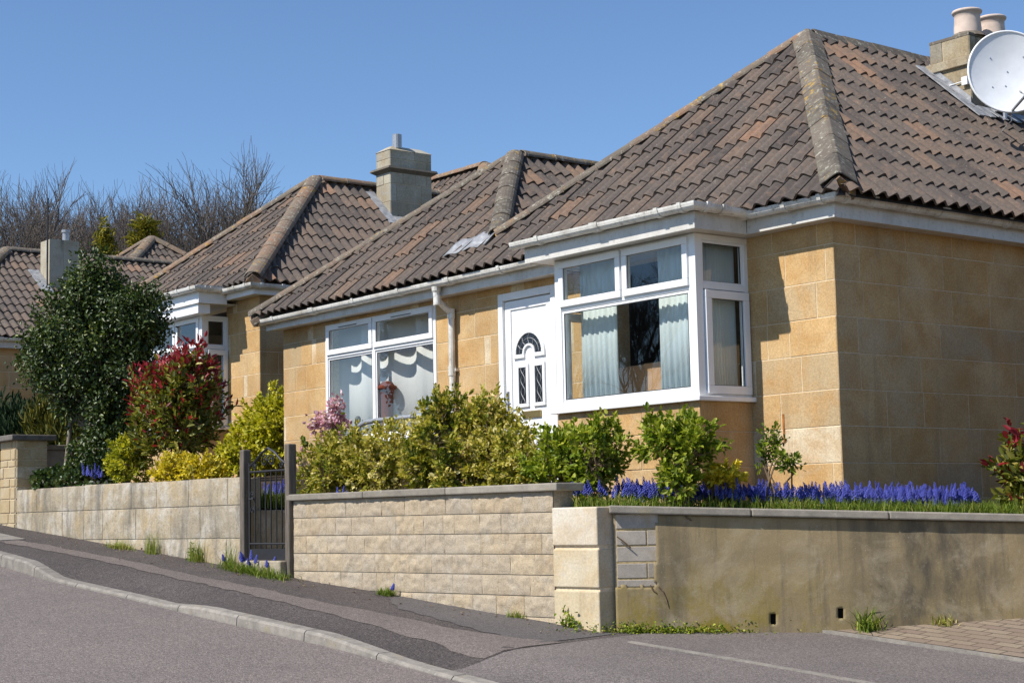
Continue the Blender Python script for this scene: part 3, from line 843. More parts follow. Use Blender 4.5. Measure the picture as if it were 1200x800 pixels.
def ridge_caps(name, p0, p1, na, nb, mat, parent, style='angle', seg=.44, w=.15, tint=(0, 1), seed=1, lift=.03):
    """ridge or hip tiles from p0 (low) to p1; na/nb normals of the two slopes"""
    p0 = np.asarray(p0, float); p1 = np.asarray(p1, float); d = unit(p1-p0); L = np.linalg.norm(p1-p0)
    na = unit(na); nb = unit(nb); up = unit(na+nb)
    sa = unit(np.cross(d, na)); sb = unit(np.cross(d, nb))
    # directions down each slope, away from the ridge
    if np.dot(sa, nb) > 0: sa = -sa
    if np.dot(sb, na) > 0: sb = -sb
    r = random.Random(seed); mb = MB(); nseg = max(1, round(L/seg)); sl = L/nseg
    side = unit(sb-sa)
    for k in range(nseg):
        a = p0+d*(k*sl+.004); b = p0+d*((k+1)*sl-.004)
        ja = lift+.004+r.uniform(-.002, .003); jb = lift+r.uniform(-.003, .003); js = side*r.uniform(-.004, .004)
        t = (tint[0]+(tint[1]-tint[0])*r.random(), r.random(), r.random())
        def section(ww):
            if style == 'angle':
                pts = [sa*ww, sa*.02, sb*.02, sb*ww]
                pts = [q+up*hh for q, hh in zip(pts, (.028, .056, .056, .028))]
                inn = [q-up*.018 for q in pts[::-1]]
            else:
                pts = []
                for i in range(11):
                    th = math.pi*(i/10); pts.append(side*(-math.cos(th))*ww*.86+up*(math.sin(th)*ww*.62-.035))
                inn = [q*.86-up*.006 for q in pts[::-1]]
            return pts+inn
        A = section(w*1.025); B = section(w*.995); n = len(A)
        vs = [a+js+up*ja+q for q in A]+[b+js+up*jb+q for q in B]
        fs = [(i, (i+1) % n, n+(i+1) % n, n+i) for i in range(n)]+[tuple(range(n))[::-1], tuple(range(n, 2*n))]
        mb.add(vs, fs, t)
        if k:
            S_ = section(w*.995); vs = [p0+d*(k*sl-.009)+up*(lift-.003)+q for q in S_]+[p0+d*(k*sl+.009)+up*(lift-.003)+q for q in S_]
            mb.add(vs, fs, (.62, .9, .5))
    ww = w*.9
    q = [p0+sa*ww+up*.02, p0+up*.04, p0+sb*ww+up*.02, p0+sb*ww-up*.05, p0+sa*ww-up*.05]
    mb.prism(q, p1-p0, (.6, .9, .5))
    e_ = [sa*w*.85+up*(lift-.02), up*(lift+.02), sb*w*.85+up*(lift-.02), sb*w*.8-up*.07, sa*w*.8-up*.07]
    mb.prism([p0-d*.012+q for q in e_], d*.07, (.9, .95, .5))
    return mb.build(name, mat, parent, fixn=True, bevel=.004, seg=1)
GPROF = [(-.055, 0)]+[(.055*-math.cos(t), -.058*math.sin(t)) for t in np.linspace(.2, math.pi-.2, 7)]+[(.055, 0), (.050, 0)]+[(.048*math.cos(t), -.050*math.sin(t)) for t in np.linspace(.2, math.pi-.2, 7)]+[(-.050, 0)]
GPROF = [(-.056, .004)]+[(-.055*math.cos(t), -.060*math.sin(t)) for t in np.linspace(.15, math.pi-.15, 8)]+[(.056, .004), (.049, .004)]+[(.048*math.cos(t), -.052*math.sin(t)) for t in np.linspace(.15, math.pi-.15, 8)]+[(-.049, .004)]
def gutter(pts, parent, brackets=.9, name='gutter'):
    """pts: centre line of a half-round gutter at rim height; open polyline in plan with mitred corners"""
    pts = [np.asarray(p, float) for p in pts]; fr = []
    for i, p in enumerate(pts):
        d0 = unit(pts[i]-pts[i-1]) if i else unit(pts[1]-pts[0]); d1 = unit(pts[i+1]-pts[i]) if i < len(pts)-1 else d0
        x0 = np.cross(d0, V3(0, 0, 1)); x1 = np.cross(d1, V3(0, 0, 1)); m = unit(x0+x1); sc = 1/max(.3, np.dot(m, x0))
        fr.append((p, m*sc, V3(0, 0, 1)))
    g = MB(); g.sweep(GPROF, fr)
    o = g.build(name, M['gutter_upvc'], parent, fixn=True)
    BP = [(-.066, .012)]+[(-.063*math.cos(t), -.068*math.sin(t)) for t in np.linspace(.15, math.pi-.15, 8)]+[(.066, .012), (.045, .012)]+[(.0575*math.cos(t), -.0615*math.sin(t)) for t in np.linspace(.15, math.pi-.15, 8)]+[(-.045, .012)]
    def piece(c, d, w):
        x = np.cross(d, V3(0, 0, 1)); b = MB(); b.sweep(BP, [(c-d*w, x, V3(0, 0, 1)), (c+d*w, x, V3(0, 0, 1))]); b.build('bracket', M['gutter_upvc'], o, fixn=True)
    for i in range(len(pts)-1):
        L = np.linalg.norm(pts[i+1]-pts[i]); d = unit(pts[i+1]-pts[i]); n = max(1, min(6, round(L/brackets)))
        for k in range(n):
            if L < .3: continue
            piece(pts[i]+d*(min(L, 6*brackets)*(k+.5)/n), d, .05 if k % 3 == 1 else .022)
    for i in range(1, len(pts)-1):          # angle pieces
        for s_ in (-1, 1):
            d = unit(pts[i+s_]-pts[i]); piece(pts[i]+d*.12, d*s_, .02)
    return o

# ------------------------------------------------------------------ windows
def bars(mb, o, u, n, a0, a1, z0, z1, w, d0, d1):
    """rectangular frame of width w between depths d0..d1 (along n)"""
    o = np.asarray(o, float); zv = V3(0, 0, 1)
    def bx(p0, p1, q0, q1): mb.obox(o+u*p0+zv*q0+n*d0, u*(p1-p0), n*(d1-d0), zv*(q1-q0))
    bx(a0, a1, z0, z0+w); bx(a0, a1, z1-w, z1); bx(a0, a0+w, z0+w, z1-w); bx(a1-w, a1, z0+w, z1-w)
def pane(o, u, n, a0, a1, z0, z1, d, parent):
    m = MB(); o = np.asarray(o, float); zv = V3(0, 0, 1)
    m.quad(o+u*a0+zv*z0+n*d, o+u*a1+zv*z0+n*d, o+u*a1+zv*z1+n*d, o+u*a0+zv*z1+n*d)
    p = m.build('pane', M['window_glass'], parent)
    return p
def seal(mb, o, u, n, a0, a1, z0, z1, d): bars(mb, o, u, n, a0, a1, z0, z1, .007, d-.003, d+.004)

# ==================================================================  THE BUNGALOW
FY, XL, XR, ZS, YBK = 10.35, -17.76, -8.94, 2.34, 20.5
H1 = thing('stone_bungalow', (-13.3, 15, 0), 'nearest honey stone bungalow with white door, bay window and twin hipped tiled roof', 'house')
ux, uy, nF, nR = V3(1, 0, 0), V3(0, 1, 0), V3(0, -1, 0), V3(1, 0, 0)
zc1 = [-.3, .0, .296, .592, .888, 1.184, 1.48, 1.776, 2.072, 2.345]
zc1 = [-.21, .087, .384, .681, .978, 1.275, 1.572, 1.869, 2.166, 2.36]
WL = (-16.77, -14.52, .87, 2.30); DO = (-13.42, -12.50, -.3, 2.27); BY = (-11.70, -9.95, -.3, 2.35)
holes = [(a-XL, b-XL, c, d) for a, b, c, d in (WL, DO, BY)]
def tfw(r):
    return (r.random(), .9 if r.random() < .07 else 0, r.random())
wm = MB()
slab_with_holes(wm, (XL, FY, 0), ux, nF, .24, 0, XR-XL, -.3, 2.36, holes)
wm.box((XL, FY+.24, -.3), (XL+.22, YBK, 2.36)); wm.box((XR-.22, FY+.24, -.3), (XR, YBK, 2.36)); wm.box((XL, YBK, -.3), (XR, YBK+.2, 2.36))
wm.build('wall_core', M['pale_mortar'], H1)
rr = random.Random(21)
bl = MB(); face_blocks(bl, (XL, FY, 0), ux, nF, 0, XR-XL, 0, zc1, holes, [.46, .52, .6, .28, .5, .11], .006, .0035, tfw, rr)
# pale replaced stones beside door and window
bl.build('front_wall', M['bath_stone'], H1)
rs_ = MB(); rs_.box((-9.56, FY-.0095, .57), (-9.542, FY-.006, .81)); rs_.build('rust_stain', M['rust'], H1)
bl = MB(); face_blocks(bl, (XR, FY, 0), uy, nR, -.006, YBK-FY, 0, zc1, [], [.52, .6, .64, .7], .006, .0035, lambda r: (r.random(), 0, r.random()), rr)
bl.build('side_wall', M['bath_stone'], H1)
# inside: floor, ceiling, back partition
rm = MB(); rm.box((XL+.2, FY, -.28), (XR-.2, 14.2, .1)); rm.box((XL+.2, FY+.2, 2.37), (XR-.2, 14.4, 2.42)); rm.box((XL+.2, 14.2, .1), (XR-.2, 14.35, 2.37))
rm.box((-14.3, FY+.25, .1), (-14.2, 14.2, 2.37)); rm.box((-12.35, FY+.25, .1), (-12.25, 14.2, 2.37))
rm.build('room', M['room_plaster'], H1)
rv = MB(); rv.box((-17.5, FY+.245, .85), (-16.95, FY+.255, 2.36)); rv.box((-16.775, FY+.10, .9), (-16.765, FY+.24, 2.3))
rv.build('window_reveal', M['room_cream'], H1)

# bay base walls
by0, by1, bx0, bx1 = 9.72, FY, -11.75, -9.90
bw = MB(); bw.box((bx0+.008, by0+.008, -.3), (bx1-.008, by0+.12, .93)); bw.box((bx1-.13, by0+.12, -.3), (bx1-.008, by1, .93)); bw.box((bx0+.008, by0+.12, -.3), (bx0+.13, by1, .93))
bw.build('bay_core', M['pale_mortar'], H1)
bl = MB(); zb = [-.21, .087, .384, .681, .93]
face_blocks(bl, (bx0, by0+.006, 0), ux, nF, 0, bx1-bx0, 0, zb, [], [.55, .62, .7], .006, .0035, tfw, rr)
face_blocks(bl, (bx1-.006, by0+.006, 0), uy, nR, 0, by1-by0, 0, zb, [], [.12, .7], .006, .0035, tfw, rr, ends=False)
bl.build('bay_wall', M['bath_stone'], H1)

# bay window: frame part, panes / sills / seals sub-parts
def make_bay_window(H, x0, x1, y0, y1, zs, zt, ztr, mids, side_right=True):
    f = MB(); oF = V3(0, y0, 0)
    ps = .085                                              # corner posts
    for px in (x0, x1-ps):
        f.box((px, y0, zs), (px+ps, y0+ps, zt))
    f.box((x0+ps, y0+.004, zs), (x1-ps, y0+.07, zs+.055)); f.box((x0+ps, y0+.004, zt-.05), (x1-ps, y0+.07, zt)); f.box((x0+ps, y0+.004, ztr-.025), (x1-ps, y0+.07, ztr+.02))
    a0, a1 = x0+ps, x1-ps
    edges = [a0]+list(mids)+[a1]
    for m_ in mids: f.box((m_-.02, y0+.004, ztr+.02), (m_+.02, y0+.07, zt-.05))
    for xa in (x0+.002, x1-.072):                          # side windows
        f.box((xa, y0+ps, zs), (xa+.07, y1, zs+.05)); f.box((xa, y0+ps, zt-.05), (xa+.07, y1, zt)); f.box((xa, y1-.05, zs+.05), (xa+.07, y1, zt-.05)); f.box((xa, y0+ps, ztr-.02), (xa+.07, y1-.05, ztr+.025))
    win = f.build('bay_window', M['white_upvc'], H, bevel=.004)
    sl = MB(); panes = []
    # upper casements
    for k in range(len(edges)-1):
        p, q = edges[k]+(.02 if k else 0), edges[k+1]-(.02 if k < len(edges)-2 else 0)
        s_ = MB(); bars(s_, oF, ux, nF, p-.006, q+.006, ztr+.006, zt-.02, .062, -.03, .022); s_.build('casement', M['white_upvc'], win, bevel=.005)
        pane(oF, ux, nF, p+.05, q-.05, ztr+.06, zt-.075, -.006, win); seal(sl, oF, ux, nF, p+.052, q-.052, ztr+.064, zt-.078, .004)
    # big lower pane with beads
    s_ = MB(); bars(s_, oF, ux, nF, a0, a1, zs+.055, ztr-.025, .028, -.05, -.012); s_.build('glazing_bead', M['white_upvc'], win, bevel=.004)
    pane(oF, ux, nF, a0+.02, a1-.02, zs+.075, ztr-.045, -.03, win); seal(sl, oF, ux, nF, a0+.026, a1-.026, zs+.081, ztr-.051, -.016)
    # sides
    for (xa, nn, s_out) in ((x1, nR, 1), (x0, -nR, -1)):
        oS = V3(xa-.004*s_out, 0, 0)
        pane(oS, uy, nn, y0+ps+.02, y1-.07, ztr+.04, zt-.07, -.03, win); seal(sl, oS, uy, nn, y0+ps+.024, y1-.074, ztr+.044, zt-.074, -.02)
        b_ = MB(); bars(b_, oS, uy, nn, y0+ps, y1-.05, ztr+.025, zt-.05, .024, -.045, -.012); b_.build('glazing_bead', M['white_upvc'], win, bevel=.003)
        c = MB(); bars(c, oS, uy, nn, y0+ps+.005, y1-.02, zs+.02, ztr-.03, .07, -.03, .028); c.build('casement', M['white_upvc'], win, bevel=.005)
        pane(oS, uy, nn, y0+ps+.06, y1-.075, zs+.08, ztr-.09, -.004, win); seal(sl, oS, uy, nn, y0+ps+.071, y1-.086, zs+.088, ztr-.098, .006)
    sl.build('seal', M['rubber_seal'], win)
    h = MB(); h.box((x0-.0+.075, y0+.33, zs+.40), (x0+.10, y0+.36, zs+.43)); h.box((x0+.095, y0+.335, zs+.40), (x0+.11, y0+.355, zs+.55)); h.build('handle', M['white_upvc'], win, bevel=.004)
    s2 = MB(); s2.prism([(x0-.05, y0-.05, zs-.042), (x1+.05, y0-.05, zs-.042), (x1+.05, y1+.0, zs-.042), (x0-.05, y1, zs-.042)], (0, 0, .040)); s2.build('sill', M['white_upvc'], win, bevel=.006, fixn=True)
    return win
make_bay_window(H1, bx0, bx1, by0, by1, .972, 2.34, 1.895, [-10.815])

# left window
f = MB(); oW = V3(0, FY+.0, 0); a0, a1, z0, z1 = -16.77, -14.52, .905, 2.30; zt_, xm = 1.935, -15.74
W = .05
f.box((a0, FY-.012, z0), (a1, FY+.06, z0+.05)); f.box((a0, FY-.012, z1-.04), (a1, FY+.06, z1)); f.box((a0, FY-.012, z0+.05), (a0+W, FY+.06, z1-.04)); f.box((a1-W, FY-.012, z0+.05), (a1, FY+.06, z1-.04))
f.box((a0+W, FY-.012, zt_-.03), (a1-W, FY+.06, zt_+.02)); f.box((xm-.03, FY-.012, z0+.05), (xm+.03, FY+.06, zt_-.03)); f.box((xm-.02, FY-.012, zt_+.02), (xm+.02, FY+.06, z1-.04))
win = f.build('window', M['white_upvc'], H1, bevel=.004)
sl = MB()
for (p, q) in ((a0+W, xm-.02), (xm+.02, a1-W)):
    s_ = MB(); bars(s_, oW, ux, nF, p-.006, q+.006, zt_+.004, z1-.012, .06, -.03, .032)
    s_.box(((p+q)/2-.2, FY-.045, z1-.052), ((p+q)/2+.2, FY-.031, z1-.034)); s_.build('casement', M['white_upvc'], win, bevel=.005)
    v_ = MB(); v_.box(((p+q)/2-.19, FY-.047, z1-.056), ((p+q)/2+.19, FY-.032, z1-.0505)); v_.build('vent_slot', M['rubber_seal'], win)
    pane(oW, ux, nF, p+.05, q-.05, zt_+.058, z1-.066, .004, win); seal(sl, oW, ux, nF, p+.052, q-.052, zt_+.06, z1-.068, .014)
for (p, q) in ((a0+W, xm-.03), (xm+.03, a1-W)):
    s_ = MB(); bars(s_, oW, ux, nF, p, q, z0+.05, zt_-.03, .024, -.03, -.002); s_.build('glazing_bead', M['white_upvc'], win, bevel=.004)
    pane(oW, ux, nF, p+.016, q-.016, z0+.066, zt_-.046, -.018, win); seal(sl, oW, ux, nF, p+.022, q-.022, z0+.072, zt_-.052, -.006)
sl.build('seal', M['rubber_seal'], win)
s2 = MB(); s2.box((a0-.03, FY-.09, z0-.045), (a1+.03, FY+.05, z0-.002)); s2.build('sill', M['white_upvc'], win, bevel=.008)

# front door
f = MB(); da, db = -13.42, -12.50
f.box((da, FY-.012, -.1), (da+.075, FY+.08, 2.27)); f.box((db-.075, FY-.012, -.1), (db, FY+.08, 2.27)); f.box((da+.075, FY-.012, 2.195), (db-.075, FY+.08, 2.27))
door = f.build('door_frame', M['white_upvc'], H1, bevel=.006)
yl = FY+.03
lf = MB(); lf.box((da+.078, yl, .1), (db-.078, yl+.05, 2.19))
bars(lf, V3(0, yl, 0), ux, nF, da+.08, db-.08, .11, 2.185, .095, 0, .014)
leaf = lf.build('door', M['white_upvc'], H1, bevel=.006)
cx, cz, RO = -12.96, 1.63, .225
def arch(mb, r0, r1, d0, d1, n=20):
    for i in range(n):
        t0, t1 = math.pi*i/n, math.pi*(i+1)/n
        P = lambda r, t, d: V3(cx+r*math.cos(t), yl-d, cz+r*math.sin(t))
        mb.add([P(r0, t0, d0), P(r1, t0, d0), P(r1, t1, d0), P(r0, t1, d0), P(r0, t0, d1), P(r1, t0, d1), P(r1, t1, d1), P(r0, t1, d1)],
               [(4, 5, 6, 7), (0, 1, 5, 4), (1, 2, 6, 5), (2, 3, 7, 6), (3, 0, 4, 7)])
mo = MB(); arch(mo, .205, .25, 0, .022); arch(mo, .075, .10, 0, .022)
mo.box((cx-.25, yl-.022, cz-.04), (cx-.075, yl, cz)); mo.box((cx+.075, yl-.022, cz-.04), (cx+.25, yl, cz))
pz0, pz1 = 1.135, 1.49
for (p, q) in ((-13.165, -12.975), (-12.905, -12.715)):
    bars(mo, V3(0, yl, 0), ux, nF, p, q, pz0-.04, pz1+.04, .036, 0, .02)
    bars(mo, V3(0, yl, 0), ux, nF, p, q, .25, .86, .03, 0, .012)
mo.build('moulding', M['white_upvc'], leaf, bevel=.004, fixn=True)
g = MB(); arch(g, .10, .205, 0, .008); g.build('fanlight', M['leaded_glass'], leaf, fixn=True)
lc = MB()
for t in (.5, 1.0, math.pi/2, 2.14, 2.64):
    lc.tube([(cx+.1*math.cos(t), yl-.01, cz+.1*math.sin(t)), (cx+.15*math.cos(t+.12), yl-.011, cz+.15*math.sin(t+.12)), (cx+.205*math.cos(t), yl-.01, cz+.205*math.sin(t))], .004, 4)
lc.tube([(cx+.155*math.cos(t), yl-.011, cz+.155*math.sin(t)) for t in np.linspace(.1, 3.04, 14)], .004, 4)
for (p, q) in ((-13.165, -12.975), (-12.905, -12.715)):
    m_ = (p+q)/2
    g = MB(); g.box((p+.036, yl-.008, pz0-.005), (q-.036, yl, pz1+.005)); g.build('glass_panel', M['leaded_glass'], leaf)
    zz = np.linspace(pz0, pz1, 25)
    for s_ in (-1, 1): lc.tube([(m_+s_*.032*math.cos((z-pz0)/(pz1-pz0)*3*math.pi), yl-.011, z) for z in zz], .004, 4)
lc.build('lead_came', M['lead_came'], leaf)
lb = MB(); lb.box((-13.08, yl-.02, .985), (-12.79, yl, 1.055)); lb.build('letterbox', M['brass'], leaf, bevel=.006)
hd = MB(); hd.box((da+.1, yl-.02, 1.02), (da+.135, yl, 1.27)); hd.tube([(da+.117, yl-.015, 1.14), (da+.117, yl-.055, 1.14), (da+.20, yl-.055, 1.14)], .009, 8); hd.build('handle', M['steel'], leaf)

# fascia, soffits
fs = MB()
yf, xf = FY-.185, XR+.185
fs.box((XL-.1, yf, 2.335), (-11.98, yf+.022, 2.475)); fs.box((-9.72, yf, 2.335), (xf, yf+.022, 2.475)); fs.box((xf-.022, yf+.022, 2.335), (xf, YBK, 2.475))
fs.box((-11.97, 9.55, 2.335), (-9.72, 9.572, 2.48)); fs.box((-9.742, 9.572, 2.335), (-9.72, yf, 2.48)); fs.box((-11.97, 9.572, 2.335), (-11.948, yf, 2.48))
fs.build('fascia', M['fascia_paint'], H1, bevel=.004)
so = MB(); so.box((XL-.1, yf+.022, 2.345), (-11.948, FY+.02, 2.357)); so.box((-9.742, yf+.022, 2.345), (xf-.022, FY+.02, 2.357)); so.box((XR-.02, FY, 2.346), (xf-.022, YBK, 2.358)); so.box((-11.948, 9.572, 2.343), (-9.742, FY+.02, 2.355))
so.build('soffit', M['fascia_paint'], H1)
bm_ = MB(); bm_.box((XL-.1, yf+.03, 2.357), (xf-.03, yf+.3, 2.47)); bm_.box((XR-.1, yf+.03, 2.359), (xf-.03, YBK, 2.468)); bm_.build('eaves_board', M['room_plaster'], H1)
# bay lead roof
lr = MB(); lr.box((-12.03, 9.49, 2.482), (-9.70, 10.16, 2.512)); lr.build('bay_roof', M['sheet_lead'], H1, bevel=.012)
lr = MB(); rr = random.Random(2)
for k in range(17):
    xx = -12.0+k*.135; h = rr.uniform(.012, .035)+(.05 if k in (4, 5, 7) else 0)
    q0 = rr.uniform(-.01, .01)
    lr.prism([(xx, 9.62+q0, 2.505), (xx+.15, 9.62-q0, 2.505), (xx+.15, 9.80, 2.512+h*.6), (xx, 9.80, 2.512+h)], (0, .45, .05))
lr.build('lead_flashing', M['sheet_lead'], H1, bevel=.01, fixn=True)
gz = 2.487
gy = yf-.06; gxr = xf+.06
gutter([(XL-.22, gy, gz-.025), (-12.02, gy, gz+.005)], H1)
gutter([(-12.06, 9.49, gz+.045), (-9.66, 9.49, gz+.045), (-9.66, gy-.005, gz+.03)], H1)
gutter([(-9.72, gy, gz+.02), (gxr, gy, gz+.02), (gxr, YBK, gz+.0)], H1)
# downpipe with swan neck
dp = MB()
def sq(c0, c1, w=.034): dp.tube([c0, c1], w, 8)
dp.lathe((-14.17, gy, gz-.12), [(.05, .065), (.046, .02), (.036, 0), (.034, -.04)], 12)
dp.tube([(-14.17, gy, gz-.11), (-14.17, gy+.005, gz-.19), (-14.17, FY-.075, gz-.31), (-14.17, FY-.055, gz-.36), (-14.17, FY-.055, -.1)], .034, 10)
for z in (gz-.20, gz-.33, 1.55, .7): dp.lathe((-14.17, gy+.01 if z > gz-.25 else FY-.055, z), [(.034, .05), (.041, .05), (.041, -.05), (.034, -.05)], 12)
d_ = dp.build('downpipe', M['gutter_upvc'], H1, smooth=False)
for z in (1.56, .71):
    br = MB(); br.box((-14.225, FY-.05, z-.015), (-14.115, FY-.004, z+.015)); br.build('clip', M['gutter_upvc'], d_)

# ---- roof
TF = .9
def onF(x, y): return V3(x, y, 2.5+TF*(y-10.05))
EL = V3(-17.98, 10.05, 2.5); ER = V3(-8.58, 10.05, 2.5)
A1 = onF(-11.118, 12.60); A2 = onF(-15.137, 11.96)
L1 = V3(-14.091, 10.05, 2.5); R2 = V3(-13.109, 10.05, 2.5)
# hips L1-A1 and R2-A2 cross at VV
d1_, d2_ = (A1-L1)[:2], (A2-R2)[:2]
k_ = np.linalg.solve(np.array([[d1_[0], -d2_[0]], [d1_[1], -d2_[1]]]), (R2-L1)[:2])
VV = L1+(A1-L1)*k_[0]; MM = V3(VV[0], 10.05, 2.5)
nFr = unit(V3(0, -TF, 1))
YR = 19.9
def to_y(p, y): return V3(p[0], y, p[2])
nRt = unit(np.cross(V3(0, 1, 0), unit(A1-ER))); nRt = nRt if nRt[2] > 0 else -nRt
nLf = unit(np.cross(V3(0, 1, 0), unit(A2-EL))); nLf = nLf if nLf[2] > 0 else -nLf
nRl = unit(np.cross(V3(0, 1, 0), A1-L1)); nRl = nRl if nRl[2] > 0 else -nRl
nLr = unit(np.cross(V3(0, 1, 0), A2-R2)); nLr = nLr if nLr[2] > 0 else -nLr
roof = tile_roof('roof', [np.array([MM, ER, A1, VV]), np.array([EL, MM, VV, A2])], EL, ux, nFr, M['roof_tile'], H1, 3, .34)
sharp_smooth(roof)
o_ = tile_roof('roof_slope', [np.array([ER, to_y(ER, YR), to_y(A1, YR), A1])], ER, uy, nRt, M['roof_tile'], H1, 5, .62); sharp_smooth(o_)
o_ = tile_roof('roof_slope', [np.array([to_y(R2, VV[1]-0.0)+V3(VV[0]-R2[0], 0, VV[2]-R2[2]), to_y(VV, YR), to_y(A2, YR), A2])], R2, uy, nLr, M['roof_tile'], H1, 7, .35); sharp_smooth(o_)
pl = MB()
pl.add([to_y(VV, VV[1]), A1, to_y(A1, YR), to_y(VV, YR)], [(0, 1, 2, 3)]); pl.add([EL, A2, to_y(A2, YR), to_y(EL, YR)], [(0, 1, 2, 3)])
pl.add([to_y(EL, YR), to_y(A2, YR), to_y(VV, YR), to_y(A1, YR), to_y(ER, YR)], [(0, 1, 2, 3, 4)])
pl.build('rear_slope', M['roof_tile'], H1)
ridge_caps('hip_tile', ER+(A1-ER)*.035, A1+V3(0, 0, -.02), nFr, nRt, M['ridge_tile'], roof, 'angle', .46, .165, (0, .5), 2, lift=.055)
ridge_caps('hip_tile', VV, A1+V3(0, 0, -.03), nFr, nRl, M['ridge_tile'], roof, 'round', .42, .13, (.3, 1), 3, lift=.05)
ridge_caps('hip_tile', VV+(A2-VV)*.02, A2, nFr, nLr, M['ridge_tile'], roof, 'round', .44, .13, (0, .35), 4, lift=.05)
ridge_caps('hip_tile', EL+(A2-EL)*.0, A2+V3(0, 0, -.02), nFr, nLf, M['ridge_tile'], roof, 'round', .44, .13, (.2, .8), 6, lift=.05)
ridge_caps('ridge_tile', A1+V3(0, .08, 0), to_y(A1, YR), nRt, nRl, M['ridge_tile'], roof, 'angle', .45, .14, (0, .6), 7, lift=.045)
ridge_caps('ridge_tile', A2+V3(0, .08, 0), to_y(A2, YR), nLf, nLr, M['ridge_tile'], roof, 'round', .45, .13, (0, .5), 8, lift=.045)
# lead valley flashing at the foot of the small hip
lv = MB(); rr = random.Random(9); npt = 7
for i in range(npt):
    for j in range(3):
        xx = -14.28+.115*i; yy = 10.30+.10*j+.01*i
        lv.v.append(tuple(onF(xx, yy)+nFr*(.062+.014*math.sin(i*2.1)+rr.uniform(-.004, .01))))
for i in range(npt-1):
    for j in range(2):
        a = i*3+j; lv.f.append([a, a+3, a+4, a+1]); lv.t.append((.5, .5, .5))
o_ = lv.build('valley_flashing', M['sheet_lead'], roof, smooth=True); sm = o_.modifiers.new('solid', 'SOLIDIFY'); sm.thickness = .012

# ---- chimney with two pots on the right-hand slope
cx0, cx1, cy0, cy1 = -10.80, -10.295, 14.16, 15.05
ch = MB(); ch.box((cx0+.006, cy0+.006, 3.5), (cx1-.006, cy1-.006, 4.86)); chim = ch.build('chimney', M['pale_mortar'], H1)
cb = MB(); rr = random.Random(12)
def chim_faces(cb, x0, x1, y0, y1, zs_, lens, r):
    face_blocks(cb, (x0, y0+.006, 0), ux, nF, 0, x1-x0, 0, zs_, [], lens, .006, .008, None, r)
    face_blocks(cb, (x1-.006, y0, 0), uy, nR, 0, y1-y0, 0, zs_, [], lens, .006, .008, None, r)
chim_faces(cb, cx0, cx1, cy0, cy1, [3.5, 3.75, 4.04, 4.30, 4.55], [.2, .32, .42], rr)
chim_faces(cb, cx0, cx1, cy0, cy1, [4.655, 4.87], [.2, .32], rr)
cb.build('chimney_block', M['chimney_stone'], chim)
cc = MB(); cc.box((cx0-.035, cy0-.035, 4.555), (cx1+.035, cy1+.035, 4.65)); cc.build('band_course', M['chimney_stone'], chim, bevel=.006)
fl = MB(); fl.prism([(cx0+.0, cy0, 4.87), (cx1, cy0, 4.87), (cx1, cy1, 4.87), (cx0, cy1, 4.87)], (0, 0, .03)); fl.lathe((-10.45, 14.36, 4.89), [(.2, 0), (.15, .05)], 12); fl.lathe((-10.45, 14.78, 4.89), [(.2, 0), (.15, .05)], 12)
fl.build('flaunching', M['ridge_tile'], chim, fixn=True)
for (py, h) in ((14.36, .29), (14.78, .29)):
    p = MB(); p.lathe((-10.45, py, 4.90), [(.145, 0), (.142, .1), (.133, .2), (.136, h-.035), (.152, h-.03), (.158, h-.012), (.150, h), (.128, h), (.12, h-.02), (.118, .1), (0, .1)], 28)
    p.build('chimney_pot', M['buff_clay'], chim, smooth=True); 
sS = unit(A1-ER)
def onR(x, y): # point on right slope
    return V3(x, y, ER[2]+(ER[0]-x)*(A1[2]-ER[2])/(ER[0]-A1[0]))
lf_ = MB()
lf_.prism([onR(cx0-.1, cy0-.01)+nRt*.062, onR(cx1+.16, cy0-.01)+nRt*.062, onR(cx1+.16, cy0-.17)+nRt*.058, onR(cx0-.1, cy0-.17)+nRt*.058], nRt*.012)
lf_.prism([onR(cx0, cy0-.012)+V3(0, 0, .0), onR(cx1, cy0-.012), onR(cx1, cy0-.012)+V3(0, 0, .16), onR(cx0, cy0-.012)+V3(0, 0, .16)], (0, -.006, 0))
for k in range(9):
    yy = cy0+k*.11; lf_.prism([onR(cx1+.0, yy)+nRt*.07, onR(cx1+.16, yy+.02)+nRt*(.065+.02*(k % 2)), onR(cx1+.16, yy+.10)+nRt*.07, onR(cx1, yy+.11)+nRt*.07], nRt*.01)
lf_.build('flashing', M['sheet_lead'], chim, fixn=True)
cbx = MB(); cbx.tube([(cx0-.01, cy0-.02, 4.40), (cx0+.2, cy0-.022, 4.375), (cx0+.45, cy0-.022, 4.39)], .006, 5); cbx.box((cx1-.09, cy0-.04, 4.345), (cx1-.02, cy0-.014, 4.43)); cbx.build('cable', M['white_upvc'], chim)

# ---- satellite dish: fixed to the chimney, still a thing of its own
SD = thing('satellite_dish', (-9.6, 13.8, 4.2), 'large pale grey satellite dish fixed beside the right hand chimney', 'satellite dish')
dc = V3(-9.56, 13.75, 4.235); dn = unit(V3(.74, -.64, .10)); RD = .405
ref = unit(np.cross(V3(0, 0, 1), dn)); dup_ = np.cross(dn, ref)
dm = MB(); prof = []
rn, an = 14, 48
for side in (0, 1):
    vs = []
    for i in range(rn+1):
        r = RD*i/rn
        for k in range(an):
            t = 2*math.pi*k/an
            vs.append(dc+ref*r*math.cos(t)*.97+dup_*r*math.sin(t)*1.03+dn*(.42*r*r-.006*side-.03))
    fs = []
    for i in range(rn):
        for k in range(an):
            q = (i*an+k, i*an+(k+1) % an, (i+1)*an+(k+1) % an, (i+1)*an+k); fs.append(q if side == 0 else q[::-1])
    dm.add(vs, fs)
dm.build('reflector', M['dish_paint'], SD, smooth=True)
